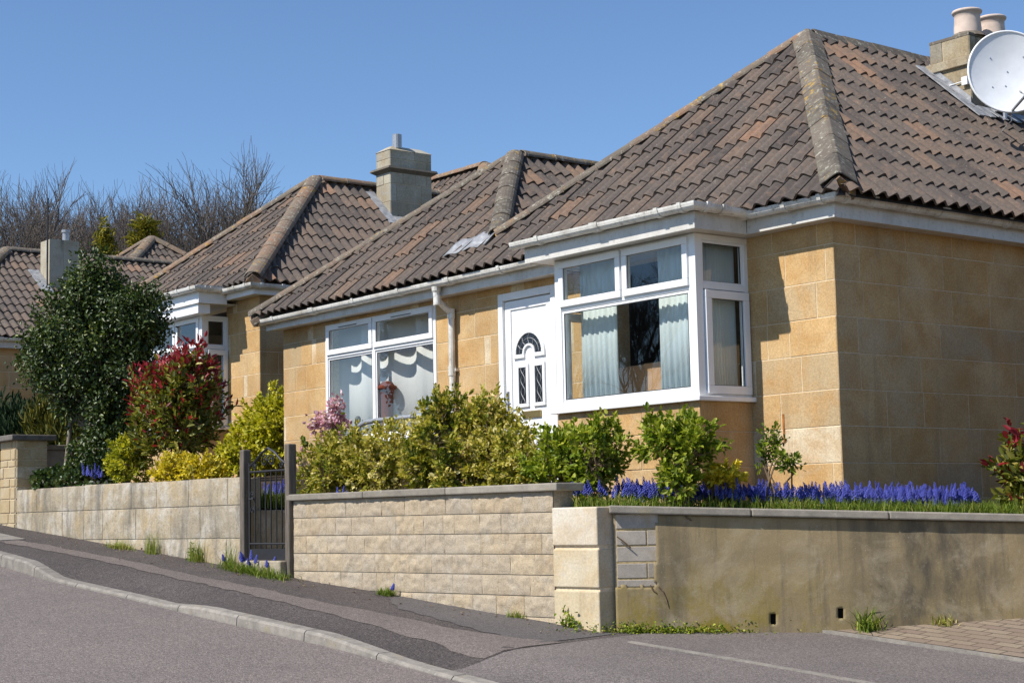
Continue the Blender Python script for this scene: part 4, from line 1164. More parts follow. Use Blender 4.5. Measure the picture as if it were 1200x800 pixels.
rim = MB(); rim.tube([dc+ref*RD*math.cos(t)*.97+dup_*RD*math.sin(t)*1.03+dn*(.42*RD*RD-.034) for t in np.linspace(0, 2*math.pi, 49)], .012, 8); rim.build('rim', M['white_upvc'], SD, smooth=True)
for (a, b) in ((-.16, .16), (.0, .02), (.16, .16), (-.16, -.14), (.16, -.14), (-.03, -.13)):
    q = dc+ref*a+dup_*b+dn*(.42*(a*a+b*b)-.03); bo = MB(); bo.lathe(q, [(.007, 0), (.007, .006), (0, .007)], 8, dn); bo.build('bolt', M['steel'], SD)
ar = MB(); q = dc-dup_*RD*1.0+dn*.03
tip = dc+dn*.46-dup_*.36+ref*.02
ar.tube([q-dn*.1, q+dn*.03, tip-dup_*.05], .014, 8); ar.build('feed_arm', M['galvanised'], SD)
ln = MB(); dd = unit(dc-dn*.0-tip); ln.lathe(tip, [(0, -.09), (.028, -.09), (.03, 0), (.038, .02), (.042, .05), (0, .052)], 14, dd); ln.build('feed_horn', M['dish_paint'], SD)
mt = MB(); c0 = dc-dn*.05; mt.tube([c0, c0-dn*.14, (cx1+.18, 14.45, 4.20)], .022, 8); mt.tube([(cx1+.18, 14.45, 3.98), (cx1+.18, 14.45, 4.42)], .024, 8); mt.box((cx1, 14.38, 4.06), (cx1+.17, 14.52, 4.10)); mt.box((cx1, 14.38, 4.30), (cx1+.17, 14.52, 4.34))
mt.obox(dc-dn*.09-ref*.12-dup_*.16, ref*.24, dn*.05, dup_*.3)
mt.build('mount', M['galvanised'], SD)
mt = MB(); mt.tube([dc-dup_*.3-dn*.04, dc-dup_*.46-dn*.1+ref*.02, (cx1+.25, 14.2, 3.75), (cx1+.3, 14.1, 3.66)], .006, 5); mt.build('cable', M['white_upvc'], SD)

# ---- blinds, curtain and ornaments inside
def pleats(name, x0, x1, y, z0, z1, period, amp, mat, label, cat, group=None, slats=False):
    n = int((x1-x0)/period*8); vs = []; fs = []; m = MB()
    pts = []
    for i in range(n+1):
        x = x0+(x1-x0)*i/n; ph = (x-x0)/period
        if slats: d = amp*math.sin(ph*2*math.pi)+amp*.5*math.sin(ph*2.37+1)
        else: d = amp*abs(math.sin(ph*math.pi))**.8
        pts.append((x, y+d))
    zs_ = np.linspace(z0, z1, 3)
    for (x, yy) in pts:
        for z in zs_: vs.append((x, yy, z))
    for i in range(n):
        for j in range(2): fs.append((i*3+j, (i+1)*3+j, (i+1)*3+j+1, i*3+j+1))
    m.add(vs, fs)
    o = m.build(name, M[mat], None, smooth=True)
    s_ = o.modifiers.new('solid', 'SOLIDIFY'); s_.thickness = .004
    return tag(o, label, cat, group)
pleats('vertical_blind', -11.60, -11.10, 9.90, .99, 2.33, .07, .008, 'aqua_fabric', 'pale aqua vertical blind at the left of the bay window', 'blind', 'vertical blinds in the bay', True)
pleats('vertical_blind', -10.55, -10.04, 9.90, .99, 2.33, .07, .008, 'aqua_fabric', 'pale aqua vertical blind at the right of the bay window', 'blind', 'vertical blinds in the bay', True)
pleats('pleated_curtain', -16.80, -14.42, 10.50, .86, 2.35, .56, .11, 'white_fabric', 'grey white curtain in broad pleats behind the left window', 'curtain')
on = MB(); on.lathe((-15.64, 10.45, .90), [(0, 0), (.07, 0), (.076, .04), (.07, .3), (.07, .50), (.078, .54), (.082, .56), (.112, .575), (.112, .60), (.085, .615), (.06, .65), (0, .665)], 16)
on.box((-15.75, 10.43, .90+.26), (-15.70, 10.48, .90+.55))
tag(on.build('tall_ornament', M['terracotta'], None, smooth=False), 'tall reddish brown ornament with a flared cap inside the left window', 'ornament')
on = MB(); on.lathe((-16.25, 10.45, .90), [(0, 0), (.045, .0), (.05, .02), (.034, .08), (.04, .16), (.03, .2), (.012, .215), (.03, .24), (.035, .27), (.022, .30), (0, .305)], 12)
tag(on.build('figurine', M['dark_bronze'], None, smooth=True), 'small dark figurine on the sill inside the left window', 'figurine')
sh = MB(); sh.box((-16.75, FY+.065, .86), (-14.53, FY+.25, .895)); sh.build('inner_sill', M['white_upvc'], win)

# grey handrail and iron gate
hr = MB(); hr.tube([(-14.45, 9.0, .05), (-14.42, 9.0, .60), (-14.38, 9.0, .76), (-14.0, 9.0, .93), (-13.86, 9.0, .965), (-13.7, 9.0, .972), (-12.6, 9.0, .972), (-12.45, 9.0, .93), (-12.42, 9.0, .02)], .024, 10)
hr.tube([(-13.5, 9.0, .96), (-13.5, 9.0, .02)], .02, 8)
tag(hr.build('handrail', M['galvanised'], None, smooth=True), 'bent grey metal handrail below the left window', 'handrail')
GT = thing('iron_gate', (-13.43, 7.64, -.3), 'black wrought iron garden gate with scrolled arched top between two posts', 'gate')
ga, gb = V3(-13.72, 7.625, 0), V3(-13.10, 7.664, 0); gd = unit(gb-ga); gw = np.linalg.norm(gb-ga); gp = lambda s, z: ga+gd*s+V3(0, 0, z)
fr = MB()
for s in (0, gw): fr.tube([gp(s, -.34), gp(s, .55)], .013, 6)
for z in (-.19, .47): fr.tube([gp(0, z), gp(gw, z)], .011, 6)
fr.obox(gp(0, -.335)-V3(0, .012, 0), gd*gw, V3(0, .024, 0), V3(0, 0, .10))
fr.tube([gp(0, .52), gp(.1, .565), gp(.2, .635), gp(gw/2, .68), gp(gw-.2, .635), gp(gw-.1, .565), gp(gw, .52)], .012, 6)
fr.build('frame', M['black_iron'], GT)
for k in range(1, 7):
    b_ = MB(); b_.tube([gp(gw*k/7, -.24), gp(gw*k/7, .47)], .0075, 6); b_.build('bar', M['black_iron'], GT)
def spiral(c, r, sgn, turns=1.4, a0=0):
    return [gp(c[0]+sgn*(r*(1-t*.75))*math.cos(a0+t*turns*2*math.pi), c[1]+(r*(1-t*.75))*math.sin(a0+t*turns*2*math.pi)) for t in np.linspace(0, 1, 22)]
for (c, r, s_) in (((gw/2-.055, .565), .06, 1), ((gw/2+.055, .565), .06, -1), ((.09, .515), .032, -1), ((gw-.09, .515), .032, 1), ((.05, .12), .035, 1), ((.05, .25), .04, -1)):
    b_ = MB(); b_.tube(spiral(c, r, s_), .007, 5); b_.build('scroll', M['black_iron'], GT)
lt = MB(); lt.tube([gp(.02, .22)+V3(0, -.02, 0), gp(.1, .22)+V3(0, -.02, 0)], .009, 6); lt.build('latch', M['black_iron'], GT)
for (p, lab, zt) in ((V3(-13.80, 7.62, 0), 'weathered timber gate post against the ashlar wall', .68), (V3(-13.035, 7.655, 0), 'weathered timber gate post at the end of the split stone wall', .70)):
    m = MB(); m.obox(p-uB*.035-nB*.045+V3(0, 0, -.75), uB*.075, nB*.085, V3(0, 0, .75+zt))
    o_ = m.build('gate_post', M['weathered_wood'], None, bevel=.012); tag(o_, lab, 'gate post', 'gate posts')

cb_ = MB(); cb_.box((-11.54, 10.26, .6), (-11.10, 10.62, 1.36)); cb_.box((-11.098, 10.20, .6), (-10.78, 10.62, 1.36)); tag(cb_.build('tan_standin', M['tan_patch'], None, bevel=.01), 'added tan box standing in for the sunlit brown patch in the bay window', 'tan_standin')  # added boxes stand in for the sunlit brown patch behind the glass

sb_ = MB(); vs = []; fs_ = []
for i in range(41):
    y_ = 9.84+.46*i/40
    for z in (.99, 1.6, 2.33): vs.append((-10.02+.014*math.sin(i*2.2), y_, z))
for i in range(40):
    for j in range(2): fs_.append((i*3+j, (i+1)*3+j, (i+1)*3+j+1, i*3+j+1))
sb_.add(vs, fs_); o_ = sb_.build('vertical_blind', M['aqua_fabric'], None, smooth=True); sm = o_.modifiers.new('solid', 'SOLIDIFY'); sm.thickness = .003
tag(o_, 'shaded blind behind the narrow side panes of the bay window', 'blind', 'vertical blinds in the bay')
# ==================================================================  neighbour bungalow uphill
F3, X3L, X3R = 11.11, -24.4, -19.69
H3 = thing('stone_bungalow', (-22, 15, .6), 'second stone bungalow uphill with white bay window partly behind the red shrub', 'house')
wm = MB(); h3 = [(-22.85-X3L, -20.62-X3L, .6, 3.0)]
slab_with_holes(wm, (X3L, F3, 0), ux, nF, .24, 0, X3R-X3L, .2, 3.06, h3)
wm.box((X3R-.22, F3+.24, .2), (X3R, 20, 3.06)); wm.box((X3L, F3+.24, .2), (X3L+.2, 20, 3.06)); wm.box((X3L, 20, .2), (X3R, 20.2, 3.06))
wm.build('wall_core', M['pale_mortar'], H3)
rr = random.Random(31); z3 = [.22, .517, .814, 1.111, 1.408, 1.705, 2.002, 2.299, 2.596, 2.893, 3.06]
bl = MB(); face_blocks(bl, (X3L, F3, 0), ux, nF, 0, X3R-X3L, 0, z3, h3, [.46, .52, .6, .28, .5, .11], .006, .0035, tfw, rr); bl.build('front_wall', M['bath_stone'], H3)
bl = MB(); face_blocks(bl, (X3R, F3, 0), uy, nR, -.006, 8, 0, z3, [], [.52, .6, .64], .006, .0035, tfw, rr); bl.build('side_wall', M['bath_stone'], H3)
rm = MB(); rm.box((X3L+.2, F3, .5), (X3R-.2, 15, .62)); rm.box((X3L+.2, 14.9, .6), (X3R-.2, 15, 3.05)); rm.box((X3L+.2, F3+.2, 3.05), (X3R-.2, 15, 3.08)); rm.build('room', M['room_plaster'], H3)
b3x0, b3x1, b3y = -22.95, -20.57, 10.70
bw = MB(); bw.box((b3x0, b3y+.01, .2), (b3x1-.01, b3y+.13, 1.29)); bw.box((b3x1-.14, b3y+.13, .2), (b3x1-.01, F3, 1.29)); bw.box((b3x0, b3y+.13, .2), (b3x0+.12, F3, 1.29)); bw.build('bay_core', M['bath_stone'], H3)
bl = MB(); face_blocks(bl, (b3x1-.006, b3y+.006, 0), uy, nR, 0, F3-b3y, 0, [1.0, 1.29], [], [.7], .006, .0035, tfw, rr, ends=False); bl.build('bay_wall', M['bath_stone'], H3)
make_bay_window(H3, b3x0, b3x1, b3y, F3, 1.33, 2.86, 2.42, [-22.15, -21.35])
fs = MB(); y3f = F3-.2; x3f = X3R+.2
fs.box((X3L-.1, y3f, 3.045), (-22.95, y3f+.022, 3.19)); fs.box((-20.25, y3f, 3.045), (x3f, y3f+.022, 3.19)); fs.box((x3f-.022, y3f+.022, 3.045), (x3f, 20.2, 3.19))
fs.box((-23.2, 10.50, 2.99), (-20.28, 10.522, 3.20)); fs.box((-20.302, 10.522, 2.99), (-20.28, y3f+.022, 3.20)); fs.box((-23.2, 10.53, 2.86), (-20.35, 10.71, 2.99))
fs.build('fascia', M['white_upvc'], H3)
so = MB(); so.box((X3L-.1, y3f+.022, 3.055), (x3f-.022, F3+.02, 3.066)); so.box((X3R-.02, F3, 3.056), (x3f-.022, 20, 3.067)); so.box((-23.2, 10.522, 2.992), (-20.302, F3+.02, 3.003)); so.build('soffit', M['fascia_paint'], H3)
gutter([(-23.2, 10.44, 3.20), (-20.22, 10.44, 3.20), (-20.22, y3f-.06, 3.19)], H3)
gutter([(-20.28, y3f-.06, 3.175), (x3f+.06, y3f-.06, 3.175), (x3f+.06, 20, 3.16)], H3)
lr = MB(); lr.box((-23.2, 10.46, 3.205), (-20.24, 10.95, 3.23)); lr.build('bay_roof', M['sheet_lead'], H3)
E3 = V3(x3f+.03, y3f-.02, 3.21); A3 = V3(-21.70, 13.23, 5.20)
t3 = (A3[2]-E3[2])/(A3[1]-E3[1]); L3 = V3(-24.55, E3[1], E3[2])
n3F = unit(V3(0, -t3, 1)); n3R = unit(np.cross(V3(0, 1, 0), A3-E3)); n3R = n3R if n3R[2] > 0 else -n3R
n3L = unit(np.cross(V3(0, 1, 0), A3-L3)); n3L = n3L if n3L[2] > 0 else -n3L
rf3 = tile_roof('roof', [np.array([L3, E3, A3])], L3, ux, n3F, M['roof_tile'], H3, 13, .42); sharp_smooth(rf3)
o_ = tile_roof('roof_slope', [np.array([E3, to_y(E3, 19.5), to_y(A3, 19.5), A3])], E3, uy, n3R, M['roof_tile'], H3, 15, .45); sharp_smooth(o_)
pl = MB(); pl.add([L3, A3, to_y(A3, 19.5), to_y(L3, 19.5)], [(0, 1, 2, 3)]); pl.add([to_y(L3, 19.5), to_y(A3, 19.5), to_y(E3, 19.5)], [(0, 1, 2)]); pl.build('rear_slope', M['roof_tile'], H3)
ridge_caps('hip_tile', E3+V3(.02, -.02, .02), A3, n3F, n3R, M['ridge_tile'], rf3, 'round', .46, .145, (.55, .95), 12, lift=.055)
ridge_caps('hip_tile', L3, A3, n3F, n3L, M['ridge_tile'], rf3, 'round', .46, .15, (.3, 1), 13, lift=.05)
ridge_caps('ridge_tile', A3+V3(0, .05, 0), to_y(A3, 19.5), n3R, n3L, M['ridge_tile'], rf3, 'round', .45, .15, (.4, .9), 14, lift=.045)
# taller rear wing, its ridge showing between the chimneys
wz, wr = 3.75, 6.0
Wc = [V3(-27.6, 14.75, wz), V3(-20.1, 14.75, wz), V3(-20.1, 19.45, wz), V3(-27.6, 19.45, wz)]; Wa, Wb = V3(-25.25, 17.1, wr), V3(-22.45, 17.1, wr)
wm = MB(); wm.box((-27.3, 15.05, .4), (-20.4, 19.15, wz-.03)); wm.build('rear_wall', M['bath_stone'], H3)
nW = unit(np.cross(V3(1, 0, 0), Wa-Wc[0])); nW = nW if nW[2] > 0 else -nW
nWb = nW*V3(1, -1, 1); nWr = unit(np.cross(V3(0, 1, 0), Wb-Wc[1])); nWr = nWr if nWr[2] > 0 else -nWr
o_ = tile_roof('rear_roof', [np.array([Wc[0], Wc[1], Wb, Wa])], Wc[0], ux, nW, M['roof_tile'], H3, 17, .5); sharp_smooth(o_)
pl = MB(); pl.add([Wc[1], Wc[2], Wb], [(0, 1, 2)]); pl.add([Wc[2], Wc[3], Wa, Wb], [(0, 1, 2, 3)]); pl.add([Wc[3], Wc[0], Wa], [(0, 1, 2)]); pl.build('rear_slope', M['roof_tile'], H3)
ridge_caps('ridge_tile', Wa, Wb, nW, nWb, M['ridge_tile'], o_, 'round', .46, .16, (.6, 1), 18, lift=.045)
ridge_caps('hip_tile', Wc[1], Wb, nW, nWr, M['ridge_tile'], o_, 'round', .46, .15, (.4, .9), 19, lift=.045)
# chimney
c3x0, c3x1, c3y0, c3y1 = -21.40, -21.01, 14.15, 14.93
ch = MB(); ch.box((c3x0+.006, c3y0+.006, 4.3), (c3x1-.006, c3y1-.006, 5.66)); chim = ch.build('chimney', M['pale_mortar'], H3)
cb = MB(); rr = random.Random(44)
chim_faces(cb, c3x0, c3x1, c3y0, c3y1, [4.3, 4.62, 4.88, 5.16, 5.34], [.22, .4, .5], rr)
chim_faces(cb, c3x0, c3x1, c3y0, c3y1, [5.42, 5.55, 5.70], [.22, .4, .5], rr)
cb.build('chimney_block', M['chimney_grey'], chim)
cc = MB()
q0, q1 = .0, .075
def ringbox(mb, d0, d1, z0, z1):
    a = [(c3x0-d0, c3y0-d0, z0), (c3x1+d0, c3y0-d0, z0), (c3x1+d0, c3y1+d0, z0), (c3x0-d0, c3y1+d0, z0)]
    b = [(c3x0-d1, c3y0-d1, z1), (c3x1+d1, c3y0-d1, z1), (c3x1+d1, c3y1+d1, z1), (c3x0-d1, c3y1+d1, z1)]
    mb.add(a+b, [(3, 2, 1, 0), (4, 5, 6, 7), (0, 1, 5, 4), (1, 2, 6, 5), (2, 3, 7, 6), (3, 0, 4, 7)])
ringbox(cc, .0, .075, 5.335, 5.385); ringbox(cc, .075, .06, 5.385, 5.42); cc.build('cornice', M['chimney_band'], chim)
fl = MB(); ringbox(fl, .01, -.12, 5.69, 5.775); fl.build('flaunching', M['chimney_grey'], chim)
p = MB(); p.lathe((-21.12, 14.36, 5.74), [(.075, 0), (.075, .22), (.066, .225), (.066, .05)], 16); p.build('flue_pipe', M['galvanised'], chim)
def on3R(x, y): return V3(x, y, E3[2]+(E3[0]-x)*(A3[2]-E3[2])/(E3[0]-A3[0]))
lf_ = MB(); lf_.prism([on3R(c3x0-.12, c3y0)+n3R*.06, on3R(c3x1+.16, c3y0)+n3R*.06, on3R(c3x1+.16, c3y0-.15)+n3R*.055, on3R(c3x0-.12, c3y0-.15)+n3R*.055], n3R*.015)
lf_.prism([on3R(c3x1, c3y0), on3R(c3x1+.15, c3y0)+n3R*.055, on3R(c3x1+.15, c3y1)+n3R*.055, on3R(c3x1, c3y1)], n3R*.07)
lf_.build('flashing', M['sheet_lead'], chim, fixn=True)

# ==================================================================  far bungalow at the left edge
H4 = thing('stone_bungalow', (-34, 15, 1.2), 'far bungalow behind the dark evergreen tree with broad brown roof and square grey chimney', 'house')
X4R, F4 = -31.0, 10.6
wm = MB(); wm.box((-40, F4, .5), (X4R-.005, 24, 3.5)); wm.build('wall_core', M['pale_mortar'], H4)
bl = MB(); face_blocks(bl, (X4R-.005, F4, 0), uy, nR, 0, 13, 0, [.9+.297*k for k in range(9)]+[3.5], [], [.5, .6, .66], .010, .006, tfw, random.Random(6)); bl.build('side_wall', M['bath_stone'], H4)
bl = MB(); face_blocks(bl, (-40, F4+.0, 0), ux, nF, 0, 9, 0, [.6+.297*k for k in range(10)]+[3.5], [], [.5, .6, .66], .010, .006, tfw, random.Random(9)); bl.build('front_wall', M['bath_stone'], H4)
fs = MB(); fs.box((X4R+.16, F4-.2, 3.42), (X4R+.185, 24, 3.60)); fs.box((X4R-.05, F4-.2, 3.42), (X4R+.16, 24, 3.44)); fs.build('fascia', M['fascia_paint'], H4)
gutter([(X4R+.24, F4-.2, 3.60), (X4R+.24, 24, 3.60)], H4)
E4 = V3(-30.75, 10.15, 3.62); A4 = V3(-33.85, 13.05, 5.79)
n4 = unit(np.cross(V3(0, 1, 0), A4-E4)); n4 = n4 if n4[2] > 0 else -n4
n4F = unit(np.cross(V3(1, 0, 0), A4-E4)); n4F = n4F if n4F[2] > 0 else -n4F
rf4 = tile_roof('roof', [np.array([E4, to_y(E4, 22), to_y(A4, 22), A4])], E4, uy, n4, M['roof_tile'], H4, 23, .3, roll=.17); sharp_smooth(rf4)
L4 = V3(-37.0, 10.15, 3.62)
pl = MB(); pl.add([L4, E4, A4], [(0, 1, 2)]); pl.add([L4, A4, to_y(A4, 22), to_y(L4, 22)], [(0, 1, 2, 3)]); pl.build('front_slope', M['roof_tile'], H4)
ridge_caps('hip_tile', E4, A4, n4F, n4, M['ridge_tile'], rf4, 'round', .46, .17, (.3, .7), 24, lift=.045)
ridge_caps('ridge_tile', A4, to_y(A4, 22), n4, unit(V3(-.6, 0, 1)), M['ridge_tile'], rf4, 'round', .46, .16, (.3, .8), 25, lift=.045)
cx4 = V3(-32.55, 13.35, 0)
ch = MB(); ch.box((-33.0, 13.45, 4.4), (-32.5, 14.08, 5.90)); chim = ch.build('chimney', M['chimney_grey'], H4)
p = MB(); p.lathe((-32.72, 13.88, 5.90), [(.07, 0), (.07, .2), (.09, .2), (.09, .25), (0, .25)], 12); p.build('flue_pipe', M['galvanised'], chim)
lf_ = MB()
def on4(x, y): return V3(x, y, E4[2]+(E4[0]-x)*(A4[2]-E4[2])/(E4[0]-A4[0]))
lf_.prism([on4(-33.1, 13.44)+n4*.06, on4(-32.3, 13.44)+n4*.06, on4(-32.3, 13.2)+n4*.06, on4(-33.1, 13.2)+n4*.06], n4*.015); lf_.build('flashing', M['sheet_lead'], chim, fixn=True)
ta = MB(); ta.tube([(-32.52, 13.40, 4.9), (-32.52, 13.40, 6.75)], .02, 6); ta.tube([(-32.52, 13.4, 6.3), (-32.95, 13.2, 6.25), (-33.3, 13.1, 6.3)], .012, 5)
ta.tube([(-32.7, 13.4, 6.45), (-32.3, 13.4, 6.45)], .01, 4); ta.tube([(-32.52, 13.39, 5.4), (-32.3, 13.3, 4.85)], .008, 4)
tag(ta.build('television_aerial', M['black_iron']), 'thin rusty aerial pole strapped to the far square chimney', 'aerial')
H5 = thing('tiled_bungalow', (-36.3, 18.5, 1.6), 'pyramid hipped brown roof of the farthest house, edged with orange lichen', 'house')
A5 = V3(-36.39, 17.6, 6.80); hs = 2.95; z5 = 4.5
B5 = [V3(A5[0]-hs, A5[1]-hs, z5), V3(A5[0]+hs, A5[1]-hs, z5), V3(A5[0]+hs, A5[1]+hs, z5), V3(A5[0]-hs, A5[1]+hs, z5)]
wm = MB(); wm.box(B5[0]+V3(.3, .3, -3.6), B5[2]+V3(-.3, -.3, -.1)); wm.build('wall', M['bath_stone'], H5)
n5R = unit(np.cross(B5[2]-B5[1], A5-B5[1])); n5F = unit(np.cross(B5[1]-B5[0], A5-B5[0]))
rf5 = tile_roof('roof', [np.array([B5[1], B5[2], A5])], B5[1], uy, n5R, M['roof_tile'], H5, 29, .25, roll=.17); sharp_smooth(rf5)
o_ = tile_roof('roof_slope', [np.array([B5[0], B5[1], A5])], B5[0], ux, n5F, M['roof_tile'], H5, 30, .25, roll=.17); sharp_smooth(o_)
pl = MB(); pl.add([B5[2], B5[3], A5], [(0, 1, 2)]); pl.add([B5[3], B5[0], A5], [(0, 1, 2)]); pl.build('rear_slope', M['roof_tile'], H5)
n5B = unit(np.cross(B5[3]-B5[2], A5-B5[2])); n5L = unit(np.cross(B5[0]-B5[3], A5-B5[3]))
for a, na, nb in ((B5[1], n5F, n5R), (B5[2], n5R, n5B), (B5[0], n5F, n5L)):
    ridge_caps('hip_tile', a, A5, na, nb, M['ridge_tile'], rf5, 'round', .46, .17, (.4, .8), 31, lift=.05)

# ==================================================================  added unseen bungalow across the drive, blocks sky to darken the side wall
XN, XN2, FN = -4.9, 3.6, 10.6
H6 = thing('stone_bungalow', (-1, 15, -.9), 'unseen bungalow added beyond the brick drive to shade the nearest side wall', 'house')
z6 = -1.0; hn = [(.9, 3.0, z6+.95, z6+2.25), (4.6, 5.5, z6+.1, z6+2.2)]
wm = MB(); slab_with_holes(wm, (XN, FN, 0), ux, nF, .24, 0, XN2-XN, z6-.3, z6+2.4, hn)
wm.box((XN, FN+.24, z6-.3), (XN+.22, 20, z6+2.4)); wm.box((XN2-.22, FN+.24, z6-.3), (XN2, 20, z6+2.4)); wm.box((XN, 20, z6-.3), (XN2, 20.2, z6+2.4)); wm.build('wall_core', M['pale_mortar'], H6)
zc6 = [z6-.3+.297*k for k in range(9)]+[z6+2.4]
bl = MB(); face_blocks(bl, (XN, FN, 0), ux, nF, 0, XN2-XN, 0, zc6, hn, [.46, .52, .6, .28], .006, .0035, tfw, random.Random(70)); bl.build('front_wall', M['bath_stone'], H6)
bl = MB(); face_blocks(bl, (XN, FN, 0), uy, -nR, 0, 9.4, 0, zc6, [], [.52, .6, .64], .006, .0035, tfw, random.Random(71)); bl.build('side_wall', M['bath_stone'], H6)
f = MB(); bars(f, (XN, FN, 0), ux, nF, .9, 3.0, z6+.95, z6+2.25, .06, -.06, .01); wn = f.build('window', M['white_upvc'], H6); pane((XN, FN, 0), ux, nF, .95, 2.95, z6+1.0, z6+2.2, -.03, wn)
f = MB(); f.box((XN+4.6, FN-.01, z6+.1), (XN+5.5, FN+.05, z6+2.2)); f.build('door', M['white_upvc'], H6, bevel=.01)
rm = MB(); rm.box((XN+.25, FN+2.5, z6), (XN2-.25, FN+2.6, z6+2.4)); rm.build('room', M['room_plaster'], H6)
fs = MB(); fs.box((XN-.2, FN-.2, z6+2.38), (XN2+.2, FN-.178, z6+2.52)); fs.box((XN-.2, FN-.178, z6+2.38), (XN-.178, 20, z6+2.52)); fs.box((XN-.178, FN-.178, z6+2.385), (XN2+.2, 20.2, z6+2.40)); fs.build('fascia', M['fascia_paint'], H6)
gutter([(XN-.26, 20, z6+2.52), (XN-.26, FN-.26, z6+2.52), (XN2+.26, FN-.26, z6+2.52)], H6)
a6 = V3(XN-.3, FN-.3, z6+2.54); b6 = V3(XN2+.3, FN-.3, z6+2.54); p6 = V3((XN+XN2)/2, FN+3.4, z6+5.2)
n6F = unit(np.cross(b6-a6, p6-a6)); n6L = unit(np.cross(p6-a6, V3(0, 1, 0))); n6L = n6L if n6L[2] > 0 else -n6L
n6R = n6L*V3(-1, 1, 1)
rf6 = tile_roof('roof', [np.array([a6, b6, p6])], a6, ux, n6F, M['roof_tile'], H6, 41, .35); sharp_smooth(rf6)
pl = MB(); pl.add([a6, p6, to_y(p6, 20.4), to_y(a6, 20.4)], [(0, 1, 2, 3)]); pl.add([b6, to_y(b6, 20.4), to_y(p6, 20.4), p6], [(0, 1, 2, 3)]); pl.add([to_y(a6, 20.4), to_y(p6, 20.4), to_y(b6, 20.4)], [(0, 1, 2)]); pl.build('side_slope', M['roof_tile'], H6)
for q, na, nb in ((a6, n6F, n6L), (b6, n6F, n6R)): ridge_caps('hip_tile', q, p6, na, nb, M['ridge_tile'], rf6, 'round', .46, .13, (.2, .7), 44)
# ------------------------------------------------------------------ foliage
def rot_axes(d, r):
    """random perpendicular pairs for unit vectors d (N,3)"""
    ref = r.normal(size=d.shape); s = np.cross(d, ref); s /= np.linalg.norm(s, axis=1, keepdims=True)+1e-9
    return s, np.cross(s, d)
def leaves(name, c, axis, nrm, L, W, tint, mat, parent=None, fold=.25, kind=None):
    """six-cornered folded leaves; c base points, axis leaf direction, nrm upper side"""
    axis = axis/(np.linalg.norm(axis, axis=1, keepdims=True)+1e-9)
    s = np.cross(axis, nrm); s /= np.linalg.norm(s, axis=1, keepdims=True)+1e-9
    nn = np.cross(s, axis)
    L = L[:, None]; W = W[:, None]
    p0 = c; p3 = c+axis*L-nn*L*.08
    f = nn*W*fold
    l1 = c+axis*L*.32+s*W*.5+f; l2 = c+axis*L*.72+s*W*.38+f*.7
    r1 = c+axis*L*.32-s*W*.5+f; r2 = c+axis*L*.72-s*W*.38+f*.7
    P = np.stack([p0, l1, l2, p3, r2, r1], 1).reshape(-1, 3)
    n = len(c); b = np.arange(n)*6
    F = np.stack([b, b+1, b+2, b+3, b, b+3, b+4, b+5], 1).ravel()
    T = np.repeat(tint, 2, axis=0)
    return fast_mesh(name, P, F, 4, T, M[mat], parent)
def blob_points(n, centre, rad_, r, shell=2.4, lump=.35, seed=0, flat_bottom=-.9):
    d = r.normal(size=(n*2, 3)); d /= np.linalg.norm(d, axis=1, keepdims=True)
    d = d[d[:, 2] > flat_bottom][:n]
    k = np.array([mnoise.noise(Vector((q[0]*1.7+seed, q[1]*1.7, q[2]*1.7)))+.6*mnoise.noise(Vector((q[0]*4+seed, q[1]*4, q[2]*4))) for q in d])
    rr_ = (r.random(len(d))**(1/shell))*(1+lump*k)
    return np.asarray(centre)+d*rr_[:, None]*np.asarray(rad_), d, rr_
